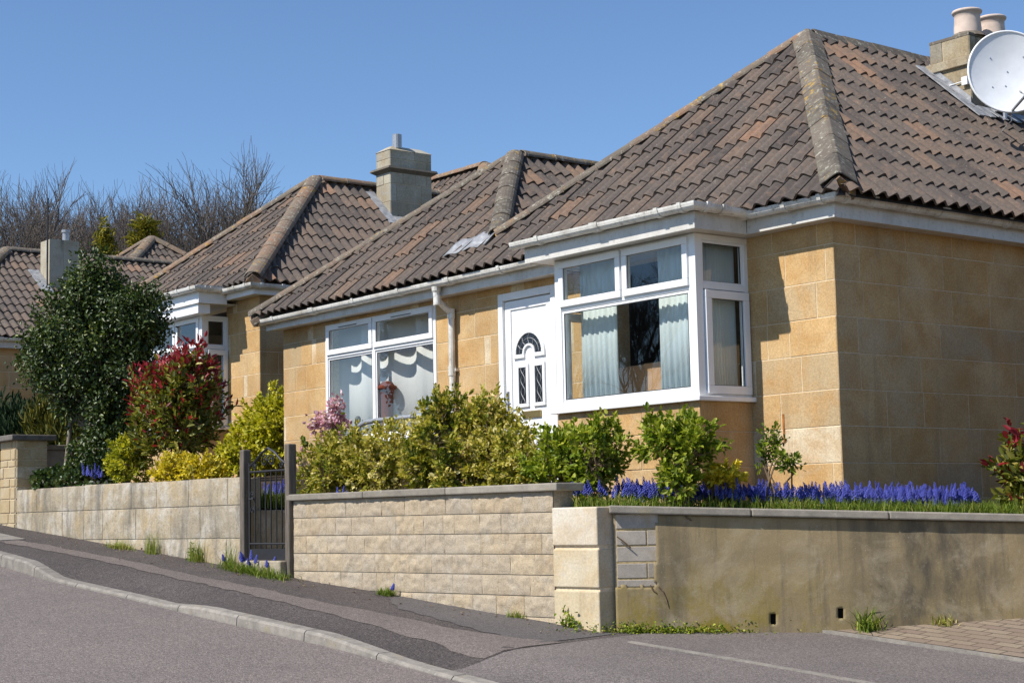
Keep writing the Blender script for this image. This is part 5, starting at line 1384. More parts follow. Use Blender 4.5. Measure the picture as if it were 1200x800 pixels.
def shrub(name, base, blobs, label, cat, leaf='green_leaf', L=.05, W=.025, nclump=220, per=14, seed=1, spread=.05, tint=(.5, .22), tint_fn=None, stems=5, stem_r=.012,
          group=None, up=.45, shell=2.4, bark='brown_twig', lump=.35, twigs=True, fold=.25, stem_label='stem', flat_bottom=-.9):
    r = np.random.default_rng(seed)
    T = thing(name, base, label, cat, group)
    base = np.asarray(base, float)
    C, Dv, RR = [], [], []
    wts = np.array([np.prod(b[1]) ** (2/3) for b in blobs]); wts = wts/wts.sum()
    for i, (c, rd) in enumerate(blobs):
        p, d, q = blob_points(max(6, int(nclump*wts[i])), c, rd, r, shell, lump, seed+i*7.3, flat_bottom)
        C.append(p); Dv.append(d); RR.append(q)
    C = np.concatenate(C); Dv = np.concatenate(Dv); RR = np.concatenate(RR)
    tw = MB()
    hub = [base+V3(r.normal()*.05, r.normal()*.05, 0) for _ in range(stems)]
    bc = np.mean([b[0] for b in blobs], 0)
    mids = []
    for k in range(stems):
        bb = blobs[k % len(blobs)]
        m = np.asarray(bb[0])+r.normal(size=3)*np.asarray(bb[1])*.3
        m[2] = base[2]+(m[2]-base[2])*.8
        w = (hub[k]+m)/2+r.normal(size=3)*.04
        tw.tube([hub[k], w, m], [stem_r, stem_r*.8, stem_r*.5], 6); mids.append(m)
    mids = np.array(mids)
    if twigs:
        for q in C[::2]:
            m = mids[np.argmin(((mids-q)**2).sum(1))]
            w = (m*.5+q*.5)+r.normal(size=3)*.03
            tw.tube([m, w, q], [stem_r*.35, stem_r*.25, stem_r*.15], 3, cap=False)
    tw.build(stem_label, M[bark], T)
    N = len(C)*per
    ci = np.repeat(np.arange(len(C)), per)
    sh_dir = Dv*.8+V3(0, 0, up)+r.normal(size=Dv.shape)*.35; sh_dir /= np.linalg.norm(sh_dir, axis=1, keepdims=True)
    along = r.random(N)
    s, t = rot_axes(sh_dir[ci], r)
    lat = s*.75+t*.35*r.normal(size=(N, 1))
    pos = C[ci]+sh_dir[ci]*((along[:, None]-.5)*spread*2)+r.normal(size=(N, 3))*spread*.28
    ax = lat*(1.05-along[:, None]*.5)+sh_dir[ci]*(.35+along[:, None]*.7)
    nr = sh_dir[ci]*.8+V3(0, 0, .5)+r.normal(size=(N, 3))*.3
    sc = r.uniform(.65, 1.2, N)
    if tint_fn is not None: tt = tint_fn(C[ci], along, RR[ci], r)
    else:
        ct = r.normal(size=len(C))*tint[1]*.7
        tt = tint[0]+ct[ci]+r.normal(size=N)*tint[1]*.7+(along-.5)*.25
    tin = np.stack([np.clip(tt, 0, 1), r.random(N), r.random(N)], 1)
    leaves('foliage', pos, ax, nr, L*sc, W*sc, tin, leaf, T, fold)
    return T
def gl(x): return float(G(x, 7.5))

HG = 'shrubs along the top of the split stone wall'
shrub('hedge_shrub', (-13.45, 8.35, .05), [((-13.50, 8.33, .46), (.36, .3, .38)), ((-13.2, 8.3, .42), (.34, .3, .34))], 'low yellow green variegated shrub next to the iron gate', 'shrub', 'variegated_leaf', .042, .024, 380, 18, 3, tint=(.50, .2), group=HG)
shrub('hedge_shrub', (-12.9, 8.5, .05), [((-12.95, 8.45, .52), (.40, .32, .40)), ((-12.5, 8.45, .52), (.34, .3, .40))], 'pale speckled shrub between the gate shrub and the tallest shrub', 'shrub', 'variegated_leaf', .04, .024, 440, 18, 5, tint=(.60, .2), group=HG)
shrub('hedge_shrub', (-11.75, 8.45, .05), [((-11.72, 8.43, .79), (.26, .26, .31)), ((-11.95, 8.42, .50), (.24, .26, .34)), ((-11.5, 8.45, .46), (.26, .26, .34))], 'tallest shrub with glossy green and cream leaves and bare stems showing', 'shrub', 'variegated_leaf', .052, .028, 460, 16, 8, tint=(.44, .24), group=HG, stems=8, stem_r=.016)
shrub('hedge_shrub', (-11.3, 8.6, .05), [((-11.33, 8.62, .74), (.24, .24, .36)), ((-11.18, 8.55, .42), (.26, .26, .32))], 'golden speckled shrub leaning on the tallest shrub in front of the door', 'shrub', 'variegated_leaf', .04, .024, 400, 18, 9, tint=(.58, .2), group=HG)
shrub('hedge_shrub', (-10.74, 8.5, .05), [((-10.76, 8.5, .50), (.22, .22, .30)), ((-10.55, 8.45, .36), (.16, .2, .24))], 'thin pale shrub below the brass letterbox', 'shrub', 'variegated_leaf', .042, .024, 220, 16, 10, tint=(.52, .24), group=HG)
shrub('hedge_shrub', (-10.18, 8.4, .05), [((-10.2, 8.4, .42), (.23, .22, .27)), ((-10.0, 8.4, .52), (.14, .16, .18))], 'bright green shrub at the end of the flat wall coping', 'shrub', 'green_leaf', .055, .03, 170, 14, 12, tint=(.56, .2), group=HG)
shrub('hedge_shrub', (-9.7, 8.45, .05), [((-9.72, 8.45, .50), (.24, .24, .25)), ((-9.82, 8.42, .28), (.15, .16, .2))], 'round bright green shrub on thin stems above the cream pillar', 'shrub', 'green_leaf', .05, .028, 210, 14, 14, tint=(.54, .2), group=HG, stems=4, stem_r=.014)
shrub('hedge_shrub', (-9.02, 8.62, .05), [((-9.08, 8.6, .55), (.25, .24, .21)), ((-8.86, 8.66, .48), (.17, .18, .16)), ((-9.0, 8.6, .26), (.16, .16, .18))], 'spreading glossy green shrub in front of the bay window base', 'shrub', 'green_leaf', .055, .03, 240, 14, 15, tint=(.54, .22), group=HG, stems=5, stem_r=.014)
shrub('small_shrub', (-8.93, 8.98, .05), [((-8.93, 8.98, .27), (.15, .15, .11))], 'little cream and yellow variegated shrub beside the blue flowers', 'shrub', 'gold_leaf', .045, .026, 90, 14, 16, tint=(.7, .25), spread=.03)
shrub('small_shrub', (-8.69, 9.3, .05), [((-8.70, 9.3, .52), (.09, .09, .12)), ((-8.56, 9.3, .36), (.10, .1, .08)), ((-8.80, 9.28, .42), (.07, .07, .08))], 'sparse upright little shrub with bare stems against the sunlit corner', 'shrub', 'green_leaf', .042, .02, 60, 10, 18, tint=(.34, .25), stems=6, stem_r=.011, spread=.04)
shrub('garden_bush', (-19.2, 11.0, .5), [((-19.3, 10.9, 1.05), (.50, .4, .50)), ((-18.85, 10.8, 1.2), (.46, .38, .48)), ((-18.5, 10.75, 1.15), (.42, .35, .45)), ((-19.6, 10.7, .8), (.4, .3, .35))], 'lime yellow bush in the gap between the two bungalows', 'bush', 'lime_leaf', .06, .036, 800, 16, 19, tint=(.60, .2))
shrub('garden_bush', (-15.3, 7.82, .4), [((-15.55, 7.80, .55), (.34, .2, .17)), ((-15.05, 7.82, .52), (.34, .22, .17))], 'low golden yellow bush spilling over the ashlar wall', 'bush', 'gold_leaf', .045, .026, 300, 14, 20, tint=(.55, .25), spread=.035)
shrub('garden_bush', (-16.75, 7.85, .4), [((-16.76, 7.82, .68), (.25, .22, .27))], 'small rounded green and yellow bush left of the golden bush', 'bush', 'lime_leaf', .045, .026, 200, 14, 21, tint=(.42, .25))
def photi(zlo, zhi):
    def fn(P, along, rr_, r):
        h = (P[:, 2]-zlo)/(zhi-zlo)
        pr = np.clip((h-.42)*1.25+(rr_-.75)*.5+(along-.5)*1.0, .02, .96)
        red = r.random(len(h)) < pr
        return np.where(red, r.uniform(.55, 1.0, len(h)), np.abs(r.normal(size=len(h)))*.2+.12)
    return fn
shrub('red_shrub', (-16.25, 8.15, .4), [((-16.28, 8.15, 1.18), (.56, .5, .56)), ((-15.95, 8.05, 1.15), (.34, .34, .5)), ((-16.5, 8.2, 1.2), (.34, .36, .5)), ((-15.85, 8.15, 1.72), (.13, .13, .2)), ((-16.62, 8.15, 1.4), (.34, .34, .34)), ((-15.95, 8.15, 1.45), (.34, .34, .4))], 'large red tipped shrub with green lower leaves behind the ashlar wall', 'shrub', 'photinia_leaf', .085, .034, 680, 12, 22, spread=.09, tint_fn=photi(.8, 2.0), stems=8, stem_r=.016, up=.9)
shrub('red_shrub', (-7.50, 10.90, -.08), [((-7.52, 10.86, .30), (.26, .26, .36)), ((-7.3, 11.1, .42), (.26, .26, .36)), ((-7.58, 10.8, .1), (.18, .18, .2))], 'red tipped shrub with yellow green leaves at the right hand edge of the flower bed', 'shrub', 'photinia_leaf', .085, .04, 190, 10, 24, spread=.07, tint_fn=photi(.15, .72), stems=5, stem_r=.012, up=.8)
shrub('ivy_patch', (-17.9, 7.55, .4), [((-18.2, 7.52, .50), (.36, .14, .17)), ((-17.6, 7.55, .48), (.42, .14, .16))], 'low trailing ivy along the left end of the ashlar wall', 'ivy', 'ivy_leaf', .055, .045, 170, 10, 26, tint=(.45, .25), spread=.05, stems=3)
# conifers of the next garden
def conifer(name, base, blobs, label, mat, seed, n=900, cat='conifer', group=None, L=.16):
    T = thing(name, base, label, cat, group); r = np.random.default_rng(seed)
    tk = MB(); tk.tube([base, (base[0], base[1], max(b[0][2] for b in blobs))], [.06, .02], 6); tk.build('trunk', M['dark_bark'], T)
    P = []; D_ = []
    for i, (c, rd) in enumerate(blobs):
        p, d, q = blob_points(int(n/len(blobs)), c, rd, r, 3, .3, seed+i)
        P.append(p); D_.append(d)
    P = np.concatenate(P); D_ = np.concatenate(D_); per = 9; ci = np.repeat(np.arange(len(P)), per); N = len(ci)
    ax = V3(0, 0, 1.0)+D_[ci]*.55+r.normal(size=(N, 3))*.38
    pos = P[ci]+r.normal(size=(N, 3))*.05
    tt = np.clip(.5+r.normal(size=len(P))[ci]*.25+r.normal(size=N)*.2, 0, 1)
    leaves('foliage', pos, ax, D_[ci]+r.normal(size=(N, 3))*.3, L*r.uniform(.6, 1.2, N), L*.22*np.ones(N), np.stack([tt, r.random(N), r.random(N)], 1), mat, T, .3)
    return T
conifer('conifer_hedge', (-23.8, 9.2, .6), [((-24.3, 9.2, 1.2), (.6, .5, .55)), ((-23.6, 9.2, 1.2), (.6, .5, .6)), ((-22.9, 9.1, 1.15), (.5, .45, .55))], 'dark green conifer hedge behind the far gate pillar', 'conifer_dark', 41, 700, 'hedge')
conifer('golden_conifer', (-21.6, 9.0, .6), [((-21.75, 9.0, 1.15), (.30, .3, .62)), ((-21.3, 9.0, 1.0), (.28, .28, .55))], 'upright golden green conifer between dark hedge and evergreen trunks', 'conifer_gold', 42, 420)

# evergreen tree with several pale trunks
HT = thing('evergreen_tree', (-18.0, 7.95, .4), 'dense dark evergreen tree with pale bare lower trunks left of the red shrub', 'tree')
r = np.random.default_rng(5)
hb = [((-18.12, 7.98, 2.15), (.64, .66, .72)), ((-18.5, 7.68, 1.95), (.36, .4, .40)), ((-17.72, 8.22, 1.85), (.46, .5, .66)), ((-18.1, 8.0, 2.72), (.36, .38, .42)), ((-17.58, 8.32, 2.35), (.34, .36, .40)), ((-17.7, 8.12, 1.2), (.34, .36, .5)), ((-17.62, 8.0, .78), (.30, .25, .35)), ((-18.28, 7.9, 1.45), (.26, .3, .28)), ((-18.05, 7.85, .72), (.16, .14, .3))]
tr = MB()
trunks = [((-18.28, 7.78, .35), (-18.26, 7.8, 1.0), (-18.3, 7.85, 1.6), .032), ((-17.98, 7.86, .35), (-18.08, 7.9, .75), (-18.05, 8.0, 1.8), .05), ((-18.12, 7.9, .35), (-18.16, 7.92, .9), (-18.2, 8.0, 1.9), .026), ((-17.98, 7.86, .55), (-17.75, 8.0, .9), (-17.55, 8.15, 1.35), .024), ((-18.08, 7.9, .75), (-17.9, 8.0, 1.3), (-17.8, 8.15, 1.9), .025)]
for a, b, c, w in trunks: tr.tube([a, tuple((np.array(a)+b)/2+r.normal(size=3)*.012), b, c], [w, w*.92, w*.85, w*.5], 8)
tr.build('trunk', M['pale_bark'], HT, smooth=True)
C, Dv = [], []
for i, (c, rd) in enumerate(hb):
    p, d, q = blob_points(int(2000*np.prod(rd)**(2/3)/1.6), c, rd, r, 2.4, .3, 60+i*3.7, -.95); C.append(p); Dv.append(d)
C = np.concatenate(C); Dv = np.concatenate(Dv)
br = MB()
for q in C[::3]:
    m = np.array([-18.05, 7.98, 1.0+.55*max(0, q[2]-1.0)]); w = m*.45+q*.55+r.normal(size=3)*.06
    br.tube([m, w, q], [.012, .008, .003], 3, cap=False)
br.build('branch', M['pale_bark'], HT)
per = 20; ci = np.repeat(np.arange(len(C)), per); N = len(ci)
pos = C[ci]+r.normal(size=(N, 3))*.055; ax = Dv[ci]*.5+r.normal(size=(N, 3))*.6; nr = Dv[ci]+V3(0, -.2, .6)+r.normal(size=(N, 3))*.45
lightc = np.clip((C[:, 0]+17.4)*.0, 0, 1)
tt = np.clip(.42+r.normal(size=len(C))[ci]*.16+r.normal(size=N)*.2, 0, 1)
leaves('crown', pos, ax, nr, .052*r.uniform(.7, 1.2, N), .030*r.uniform(.8, 1.2, N), np.stack([tt, r.random(N), r.random(N)], 1), 'holly_leaf', HT, .35)

# pink blossom
PT = thing('blossom_shrub', (-13.76, 8.5, .05), 'thin young shrub with pink blossom below the left window', 'shrub')
r = np.random.default_rng(77); tw = MB(); tips = []
for k in range(7):
    a = V3(-13.76+r.normal()*.03, 8.5, .1); tp = a+V3(r.uniform(-.19, .26), r.uniform(-.1, .1), r.uniform(.8, 1.1)); w = (a+tp)/2+r.normal(size=3)*.03
    tw.tube([a, w, tp], [.01, .007, .003], 4)
    for j in range(5):
        q = w+(tp-w)*r.random()+r.normal(size=3)*.06; tw.tube([w+(tp-w)*.3, q], [.003, .002], 3); tips += [q, tp-V3(0, 0, r.uniform(0, .12))]
tw.build('stem', M['brown_twig'], PT)
tips = np.array(tips); per = 20; ci = np.repeat(np.arange(len(tips)), per); N = len(ci)
pos = tips[ci]+r.normal(size=(N, 3))*.022; ax = r.normal(size=(N, 3)); leaves('blossom', pos, ax, ax[:, [1, 2, 0]], .04*r.uniform(.6, 1.1, N), .03*np.ones(N), np.stack([r.random(N), r.random(N), r.random(N)], 1), 'pink_petal', PT, .4)
N = 60; ci = r.integers(0, len(tips), N); leaves('foliage', tips[ci]+r.normal(size=(N, 3))*.05-V3(0, 0, .12), r.normal(size=(N, 3))+V3(0, 0, .6), r.normal(size=(N, 3)), .06*np.ones(N), .022*np.ones(N), np.stack([r.uniform(0, .7, N), r.random(N), r.random(N)], 1), 'green_leaf', PT)

# grape hyacinths and grass blades
def blades(name, base, L, w, mat, tin, r, parent=None, lean=.5):
    n = len(base); d = r.normal(size=(n, 3)); d[:, 2] = 0; d /= np.linalg.norm(d, axis=1, keepdims=True)
    s = np.cross(d, V3(0, 0, 1)); L = L[:, None]; ln = (np.abs(r.normal(size=(n, 1)))*lean+.1)
    p = []
    for k, t in enumerate((0, .35, .7, 1)):
        c = base+V3(0, 0, 1)*L*(t-.35*ln*t*t)+d*L*ln*t*t
        ww = w*(1-t)**.6*.5+.0004
        p += [c-s*ww, c+s*ww]
    P = np.stack(p, 1).reshape(-1, 3); b = np.arange(n)*8
    F = np.stack([np.stack([b+2*k, b+2*k+1, b+2*k+3, b+2*k+2], 1) for k in range(3)], 1).ravel()
    return fast_mesh(name, P, F, 4, np.repeat(tin, 3, axis=0), M[mat], parent)
def spikes(name, base, h, r, parent=None, rad_=.013):
    """flower spikes: stacked small bells round a stem"""
    n = len(base); cs = []; sz = []
    for i in range(n):
        lean = V3(r.normal()*.2, r.normal()*.2, 1)
        fl = h[i]*.42; m = 24
        for k in range(m):
            t = k/m; a = k*2.4
            rr_ = rad_*1.15*(1-t*.75)*(.75 if k < 3 else 1)
            cs.append(base[i]+lean*(h[i]-fl+fl*t)+V3(math.cos(a), math.sin(a), 0)*rr_); sz.append(.0098*(1-t*.45))
    cs = np.array(cs); sz = np.array(sz)[:, None]; N = len(cs)
    o6 = np.array([(1, 0, 0), (0, 1, 0), (-1, 0, 0), (0, -1, 0), (0, 0, 1.1), (0, 0, -1.1)], float)
    P = (cs[:, None, :]+o6[None]*sz[:, :, None]).reshape(-1, 3); b = np.arange(N)*6
    tri = [(0, 1, 4), (1, 2, 4), (2, 3, 4), (3, 0, 4), (1, 0, 5), (2, 1, 5), (3, 2, 5), (0, 3, 5)]
    F = np.stack([np.stack([b+q for q in t], 1) for t in tri], 1).ravel()
    T = np.repeat(np.repeat(np.stack([r.random(n), r.random(n), r.random(n)], 1), 24, axis=0)*.6+r.random((N, 3))*.4, 8, axis=0)
    return fast_mesh(name, P, F, 3, T, M['blue_petal'], parent)
r = np.random.default_rng(90)
def bedpts(n, s0, s1, d0, d1):
    s = r.uniform(s0, s1, n); d = r.uniform(d0, d1, n)
    p = pC+uC*s[:, None]-nC*d[:, None]; p[:, 2] = np.clip(.055-.042*s, -.1, .06); return p
P = np.concatenate([bedpts(900, .15, 2.75, .42, .95), bedpts(160, -.35, .9, .5, 1.0)])
keep_ = np.array([mnoise.noise(Vector((p[0]*2.6, p[1]*2.6, 4))) > -.28 for p in P]); P = P[keep_]
tag(spikes('grape_hyacinths', P, np.clip(r.normal(.175, .035, len(P)), .09, .25), r), 'band of blue grape hyacinth spikes along the top of the rendered wall', 'flowers', kind='stuff')
P = np.concatenate([bedpts(5200, -.3, 3.6, .2, .95), bedpts(1800, 1.2, 3.6, .16, .5)])
N = len(P); tag(blades('bed_grass', P, r.uniform(.06, .15, N), .006, 'grass_blade', np.stack([np.clip(r.normal(.45, .25, N), 0, 1), r.random(N), r.random(N)], 1), r, lean=.7), 'fine green leaves and grass under the blue flowers', 'grass', kind='stuff')
def bluebells(name, pts, label, h=(.14, .22)):
    P = np.array(pts); return tag(spikes(name, P, r.uniform(*h, len(P)), r, rad_=.011), label, 'flowers', kind='stuff')
bluebells('bluebells', [(-17.4+.035*k+r.normal()*.03, 7.6+r.normal()*.04, .43) for k in range(11)], 'blue flower spikes under the evergreen tree', (.16, .26))
bluebells('bluebells', [(-14.02+r.normal()*.06, 7.95+abs(r.normal())*.2, .16) for k in range(24)], 'blue flowers above the side wall seen through the iron gate', (.14, .26))
bluebells('bluebells', [(-12.85+r.normal()*.1, 8.05, .1) for k in range(10)], 'few blue flowers by the right hand gate post', (.14, .22))
P = np.stack([r.normal(-14.05, .07, 900), 7.85+np.abs(r.normal(size=900))*.3, np.full(900, .13)], 1); N = 900
tag(blades('path_grass', P, r.uniform(.1, .24, N), .009, 'grass_blade', np.stack([np.clip(r.normal(.4, .22, N), 0, 1), r.random(N), r.random(N)], 1), r), 'long green leaves growing beside the steps', 'grass', kind='stuff')

# weeds at the foot of the walls
def tuft(name, c, n, spread, h, label, w=.006, tmean=.45, lean=.95, flowers=0, dry=0, cat='weed'):
    x = c[0]+r.normal(size=n)*spread[0]; y = c[1]+r.normal(size=n)*spread[1]
    z = np.array([float(pave_z(a, b)) if a < -8.9 else float(drive_z(a, b)) for a, b in zip(x, y)])-.005
    T = thing(name, (c[0], c[1], float(z.mean())), label, cat)
    blades('blade', np.stack([x, y, z], 1), r.uniform(h*.35, h, n), w, 'grass_blade', np.stack([np.clip(r.normal(tmean, .22, n), 0, 1), r.random(n), r.random(n)], 1), r, T, lean)['kind'] = 'stuff'
    if flowers:
        i = r.integers(0, n, flowers); spikes('flower', np.stack([x[i], y[i], z[i]], 1), r.uniform(h*.8, h*1.5, flowers), r, T)['kind'] = 'stuff'
    return T
tuft('weed_tuft', (-13.62, 7.47), 520, (.17, .05), .14, 'grass tuft with violet bluebells below the iron gate', flowers=7)
tuft('weed_tuft', (-13.15, 7.50), 420, (.16, .05), .13, 'grass tuft with faded flowers at the foot of the right gate post', flowers=3)
tuft('weed_tuft', (-11.57, 7.70), 260, (.045, .03), .10, 'small green tuft at the middle of the split stone wall foot', flowers=2)
tuft('weed_tuft', (-10.0, 7.81), 60, (.05, .02), .10, 'thin grass wisp near the right end of the split stone wall', tmean=.6)
tuft('weed_tuft', (-15.95, 7.37), 260, (.13, .035), .12, 'dry yellow grass tuft near the middle of the ashlar wall foot', tmean=.8)
tuft('weed_tuft', (-15.35, 7.43), 120, (.05, .03), .26, 'tall thin seeding grass against the ashlar wall', tmean=.7, w=.004, lean=.2)
tuft('weed_tuft', (-14.55, 7.5), 130, (.06, .03), .26, 'thin tall grass at the lower end of the ashlar wall', tmean=.65, w=.004, lean=.25)
tuft('weed_tuft', (-13.88, 7.5), 80, (.04, .03), .30, 'long leaning grass stalks against the left gate post', tmean=.55, w=.004, lean=.5)
cw = pC+uC*1.78+nC*.07
tuft('weed_tuft', (cw[0], cw[1]), 120, (.05, .04), .24, 'spiky green weed beside the weep hole of the rendered wall', w=.012, tmean=.5, lean=.9)
cw = pC+uC*2.32+nC*.06
tuft('weed_tuft', (cw[0], cw[1]), 90, (.045, .03), .12, 'withered brown weed at the right of the rendered wall', w=.014, tmean=.95, lean=.9)
def leafy_weed(name, c, n, spread, z, label, L=.022, cat='weed', tm=.45):
    x = r.normal(size=n)*spread[0]; q = np.abs(r.normal(size=n))*spread[1]
    p = np.asarray(c)[None]+uC*x[:, None]+nC*q[:, None] if spread[2] == 'c' else np.asarray(c)[None]+uB*x[:, None]+nB*q[:, None]
    zz_ = np.array([float(drive_z(a, b)) if a > -8.9 else float(pave_z(a, b)) for a, b in p[:, :2]])
    p[:, 2] = zz_+np.abs(r.normal(size=n))*z
    ax = r.normal(size=(n, 3)); nr = r.normal(size=(n, 3))*.4+V3(0, 0, 1)
    T = thing(name, tuple(p.mean(0)), label, cat)
    leaves('foliage', p, ax, nr, L*r.uniform(.6, 1.3, n), L*.7*r.uniform(.7, 1.2, n), np.stack([np.clip(r.normal(tm, .25, n), 0, 1), r.random(n), r.random(n)], 1), 'green_leaf', T)
leafy_weed('creeping_weed', pC+uC*.35+nC*.02, 900, (.3, .04, 'c'), .03, 'creeping green and yellow weed along the foot of the rendered wall corner', .022, tm=.5)
leafy_weed('creeping_weed', pB+uB*.18+nB*.045, 90, (.04, .02, 'b'), .05, 'small leafy weed at the foot of the cream pillar', .03, tm=.35)
leafy_weed('creeping_weed', pA-uB*.75+nB*.04, 70, (.05, .02, 'b'), .06, 'little brown red weed at the ashlar wall foot', .035, tm=.02)
# fallen leaves and grit
n = 260; x = r.uniform(-18, -8.9, n); y = wall_line(x)-np.abs(r.normal(size=n))*.28-.05
p = np.stack([x, y, pave_z(x, y)+.010], 1); ax = r.normal(size=(n, 3)); ax[:, 2] *= .15
leafs = leaves('fallen_leaves', p, ax, np.tile(V3(0, 0, 1), (n, 1))+r.normal(size=(n, 3))*.2, .022*r.uniform(.4, 1.6, n), .014*r.uniform(.5, 1.4, n), np.stack([r.random(n), r.random(n), r.random(n)], 1), 'litter_leaf')
tag(leafs, 'scattered dry leaves and grit on the pavement', 'fallen leaves', kind='stuff')

# ------------------------------------------------------------------ bare trees
def bare_tree(name, seed, H, spread, label, group, loc, nlev=5, trunk_r=.22, dense=1.0):
    r = np.random.default_rng(seed); T = thing(name, loc, label, 'tree', group)
    loc = np.asarray(loc, float); tk = MB(); bv = MB()
    def grow(p, d, L, rad_, lev):
        n = 4; pts = [p]; q = p; dd = d
        for k in range(n):
            dd = unit(dd+r.normal(size=3)*(.10 if lev < 2 else .17)+V3(0, 0, .07)); q = q+dd*L/n; pts.append(q)
        (tk if lev == 0 else bv).tube(pts, list(np.linspace(rad_, rad_*.55, n+1)), 7 if lev == 0 else (5 if lev == 1 else 3), cap=False)
        if lev >= nlev: return
        m = int((7 if lev == 0 else 5 if lev < 3 else 4)*dense)
        for k in range(m):
            t = r.uniform(.3, 1) if lev else r.uniform(.28, 1)
            i = min(n-1, int(t*n)); b = pts[i]+(pts[i+1]-pts[i])*(t*n-i)
            s = unit(np.cross(dd, r.normal(size=3))); nd = unit(dd*(1.0 if lev else .9)+s*r.uniform(.45, .95)*spread+V3(0, 0, .25))
            grow(b, nd, L*r.uniform(.5, .78), rad_*.5*r.uniform(.75, 1.05), lev+1)
        grow(pts[-1], dd, L*.62, rad_*.5, lev+1)
    grow(loc, V3(r.normal()*.05, r.normal()*.05, 1), H*.42, trunk_r, 0)
    tk.build('trunk', M['grey_bark'], T, smooth=True); bv.build('crown', M['grey_bark'], T, smooth=True)
    return T
def tree_at(px_dir, dist): pass
BG = 'bare trees behind the houses'
def tz(x, y): return float(terr(np.array(x), np.array(y))[2])
def place_copy(src, name, loc, rotz, sc, label, group):
    c = src.copy(); COL.objects.link(c); c.location = loc; c.rotation_euler = (0, 0, rotz); c.scale = (sc, sc, sc)
    tag(c, label, 'tree', group); c.name = name
    for ch in list(src.children):
        k = ch.copy(); COL.objects.link(k); k.parent = c
    return c
protos = []; PH = []
spec = [((-52.57, 20.6), 12.4, 61, 'wide bare tree behind the far square chimney'),
        ((-55.96, 24.3), 12.9, 62, 'bare tree just right of the thin aerial pole'),
        ((-48.17, 24.62), 12.4, 63, 'tallest bare tree between the pyramid roof and the second bungalow roof')]
for (x, y), top, sd, lab in spec:
    t_ = bare_tree('bare_tree', sd, 9, .95, lab, BG, (x, y, tz(x, y)), nlev=4, trunk_r=.17, dense=1.25)
    h_ = max(v.co.z for ch in t_.children for v in ch.data.vertices); k_ = (top-tz(x, y))/h_; t_.scale = (k_, k_, k_)
    protos.append(t_); PH.append(h_)
for (x, y), top, p, rz, lab in (((-50.42, 18.67), 11.3, 2, 1.0, 'bare tree at the left edge of the picture'),
                                ((-53.1, 24.78), 12.3, 0, 2.2, 'slender bare tree behind the short dark conifer'),
                                ((-60.1, 28.6), 13.1, 2, 3.5, 'distant bare tree behind the golden conifer'),
                                ((-52.9, 28.26), 12.6, 1, 0.7, 'bare tree right of the tallest bare tree'),
                                ((-55.62, 31.24), 12.3, 0, 4.1, 'faint bare tree meeting the slope of the second bungalow roof'),
                                ((-56.5, 23.4), 12.0, 1, 5.3, 'bare tree rising behind the pointed conifer'),
                                ((-50.6, 24.2), 11.1, 1, 2.6, 'bare tree rising behind the pyramid roof')):
    b = tz(x, y); place_copy(protos[p], 'bare_tree', (x, y, b), rz, (top-b)/PH[p], lab, BG)
for (x, y), s, p, rz, lab in (((-54, -29), 1.0, 1, 2.0, 'bare tree across the road mirrored in the bay window'), ((-62, -33), 1.1, 0, 1.2, 'bare tree across the road mirrored in the left window'), ((-50, -33), .95, 2, 5.0, 'second bare tree across the road mirrored in the bay window'), ((-57, -25), .9, 2, 3.0, 'smaller bare tree across the road mirrored between the blinds')):
    place_copy(protos[p], 'bare_tree', (x, y, tz(x, y)), rz, s, lab, 'bare trees across the road')
CG = 'conifers behind the houses'
def spire(x, y, top, w, n, label, seed, k=5):
    b = tz(x, y); rq = np.random.default_rng(seed); T = thing('conifer_tree', (x, y, b), label, 'tree', CG)
    tk = MB(); tk.tube([(x, y, b), (x, y, top-.2)], [.12, .02], 6); tk.build('trunk', M['dark_bark'], T)
    P, D_ = [], []
    nb = int(n/9)
    for i in range(nb):                          # whorled, uneven boughs
        t = (i+rq.random())/nb; z = top-.1-t*(top-b)*.75; L = w*(.12+.95*t)*rq.uniform(.55, 1.25); a = rq.uniform(0, 2*math.pi)
        d = V3(math.cos(a), math.sin(a), rq.uniform(.05, .35))
        for q in range(9):
            f = rq.random()**.6; P.append(V3(x, y, z)+d*L*f+rq.normal(size=3)*.07*(1+f)); D_.append(d)
    P = np.array(P); D_ = np.array(D_); per = 8; ci = np.repeat(np.arange(len(P)), per); N = len(ci)
    ax = D_[ci]*.7+V3(0, 0, .25)+rq.normal(size=(N, 3))*.5
    tt = np.clip(.5+rq.normal(size=len(P))[ci]*.2+rq.normal(size=N)*.2, 0, 1)
    leaves('foliage', P[ci]+rq.normal(size=(N, 3))*.06, ax, V3(0, 0, 1)+rq.normal(size=(N, 3))*.5, .2*rq.uniform(.6, 1.2, N), .06*np.ones(N), np.stack([tt, rq.random(N), rq.random(N)], 1), 'conifer_far', T, .3)
spire(-42.65, 19.15, 8.15, .75, 520, 'short pointed conifer behind the evergreen tree top', 51)
spire(-43.7, 21.0, 8.75, 1.35, 800, 'broad yellow green conifer behind the pyramid roof', 52)
spire(-44.2, 20.3, 7.7, .8, 420, 'lower conifer leaning on the broad yellow green conifer', 54)
spire(-45.1, 22.9, 7.25, .9, 420, 'low yellow green conifer between pyramid roof and second bungalow', 53)

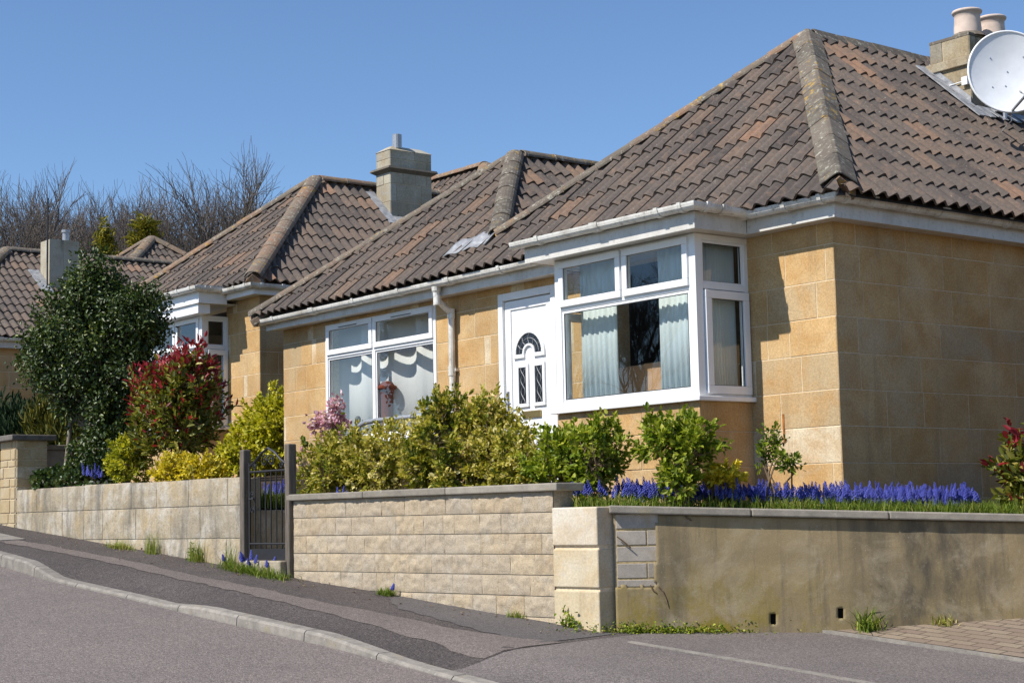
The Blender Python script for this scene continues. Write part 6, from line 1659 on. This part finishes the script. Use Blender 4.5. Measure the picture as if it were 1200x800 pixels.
# ------------------------------------------------------------------ sun, sky, camera
AZ, ELV = rad(10.8), rad(48)
to_sun = V3(-math.sin(AZ)*math.cos(ELV), -math.cos(AZ)*math.cos(ELV), math.sin(ELV))
L = bpy.data.lights.new('sun', 'SUN'); L.energy = SUN_E; L.angle = rad(.53); L.color = (1.0, .955, .88)
so_ = bpy.data.objects.new('sun', L); COL.objects.link(so_)
so_.rotation_euler = Vector(to_sun).to_track_quat('Z', 'Y').to_euler()
W = bpy.data.worlds.new('World'); SC.world = W; W.use_nodes = True
nt = W.node_tree; nt.nodes.clear()
out = nt.nodes.new('ShaderNodeOutputWorld'); bg = nt.nodes.new('ShaderNodeBackground'); sk = nt.nodes.new('ShaderNodeTexSky')
sk.sky_type = 'NISHITA'; sk.sun_disc = False; sk.sun_elevation = ELV; sk.sun_rotation = math.atan2(to_sun[0], to_sun[1])
sk.altitude = SKY_ALT; sk.air_density = SKY_AIR; sk.dust_density = SKY_DUST; sk.ozone_density = SKY_OZ
bg.inputs['Strength'].default_value = SKY_S
nt.links.new(sk.outputs[0], bg.inputs[0]); nt.links.new(bg.outputs[0], out.inputs[0])
cam = bpy.data.cameras.new('camera'); co = bpy.data.objects.new('camera', cam); COL.objects.link(co)
cam.sensor_width = 36; cam.sensor_fit = 'HORIZONTAL'; cam.lens = 1952.874/1200*36; cam.clip_end = 2000; cam.clip_start = .1
pit, rol, yw = .105163394, -.0212215175, .906114299
cy_, sy_ = math.cos(yw), math.sin(yw)
d0 = V3(-sy_, cy_, 0); r0 = V3(cy_, sy_, 0); u0 = V3(0, 0, 1)
Dd = d0*math.cos(pit)+u0*math.sin(pit); U = u0*math.cos(pit)-d0*math.sin(pit)
Rr = r0*math.cos(rol)+U*math.sin(rol); U = U*math.cos(rol)-r0*math.sin(rol)
from mathutils import Matrix
mt_ = Matrix(((Rr[0], U[0], -Dd[0]), (Rr[1], U[1], -Dd[1]), (Rr[2], U[2], -Dd[2])))
co.rotation_euler = mt_.to_euler(); co.location = (0, 0, 0)
SC.camera = co
vs_ = SC.view_settings; vs_.view_transform = 'Standard'; vs_.look = 'None'; vs_.exposure = EXPO; vs_.gamma = 1; vs_.use_curve_mapping = False
SC.render.resolution_x, SC.render.resolution_y = 1024, 682
SC.cycles.max_bounces = 8; SC.cycles.transparent_max_bounces = 12
SC.cycles.use_denoising = True
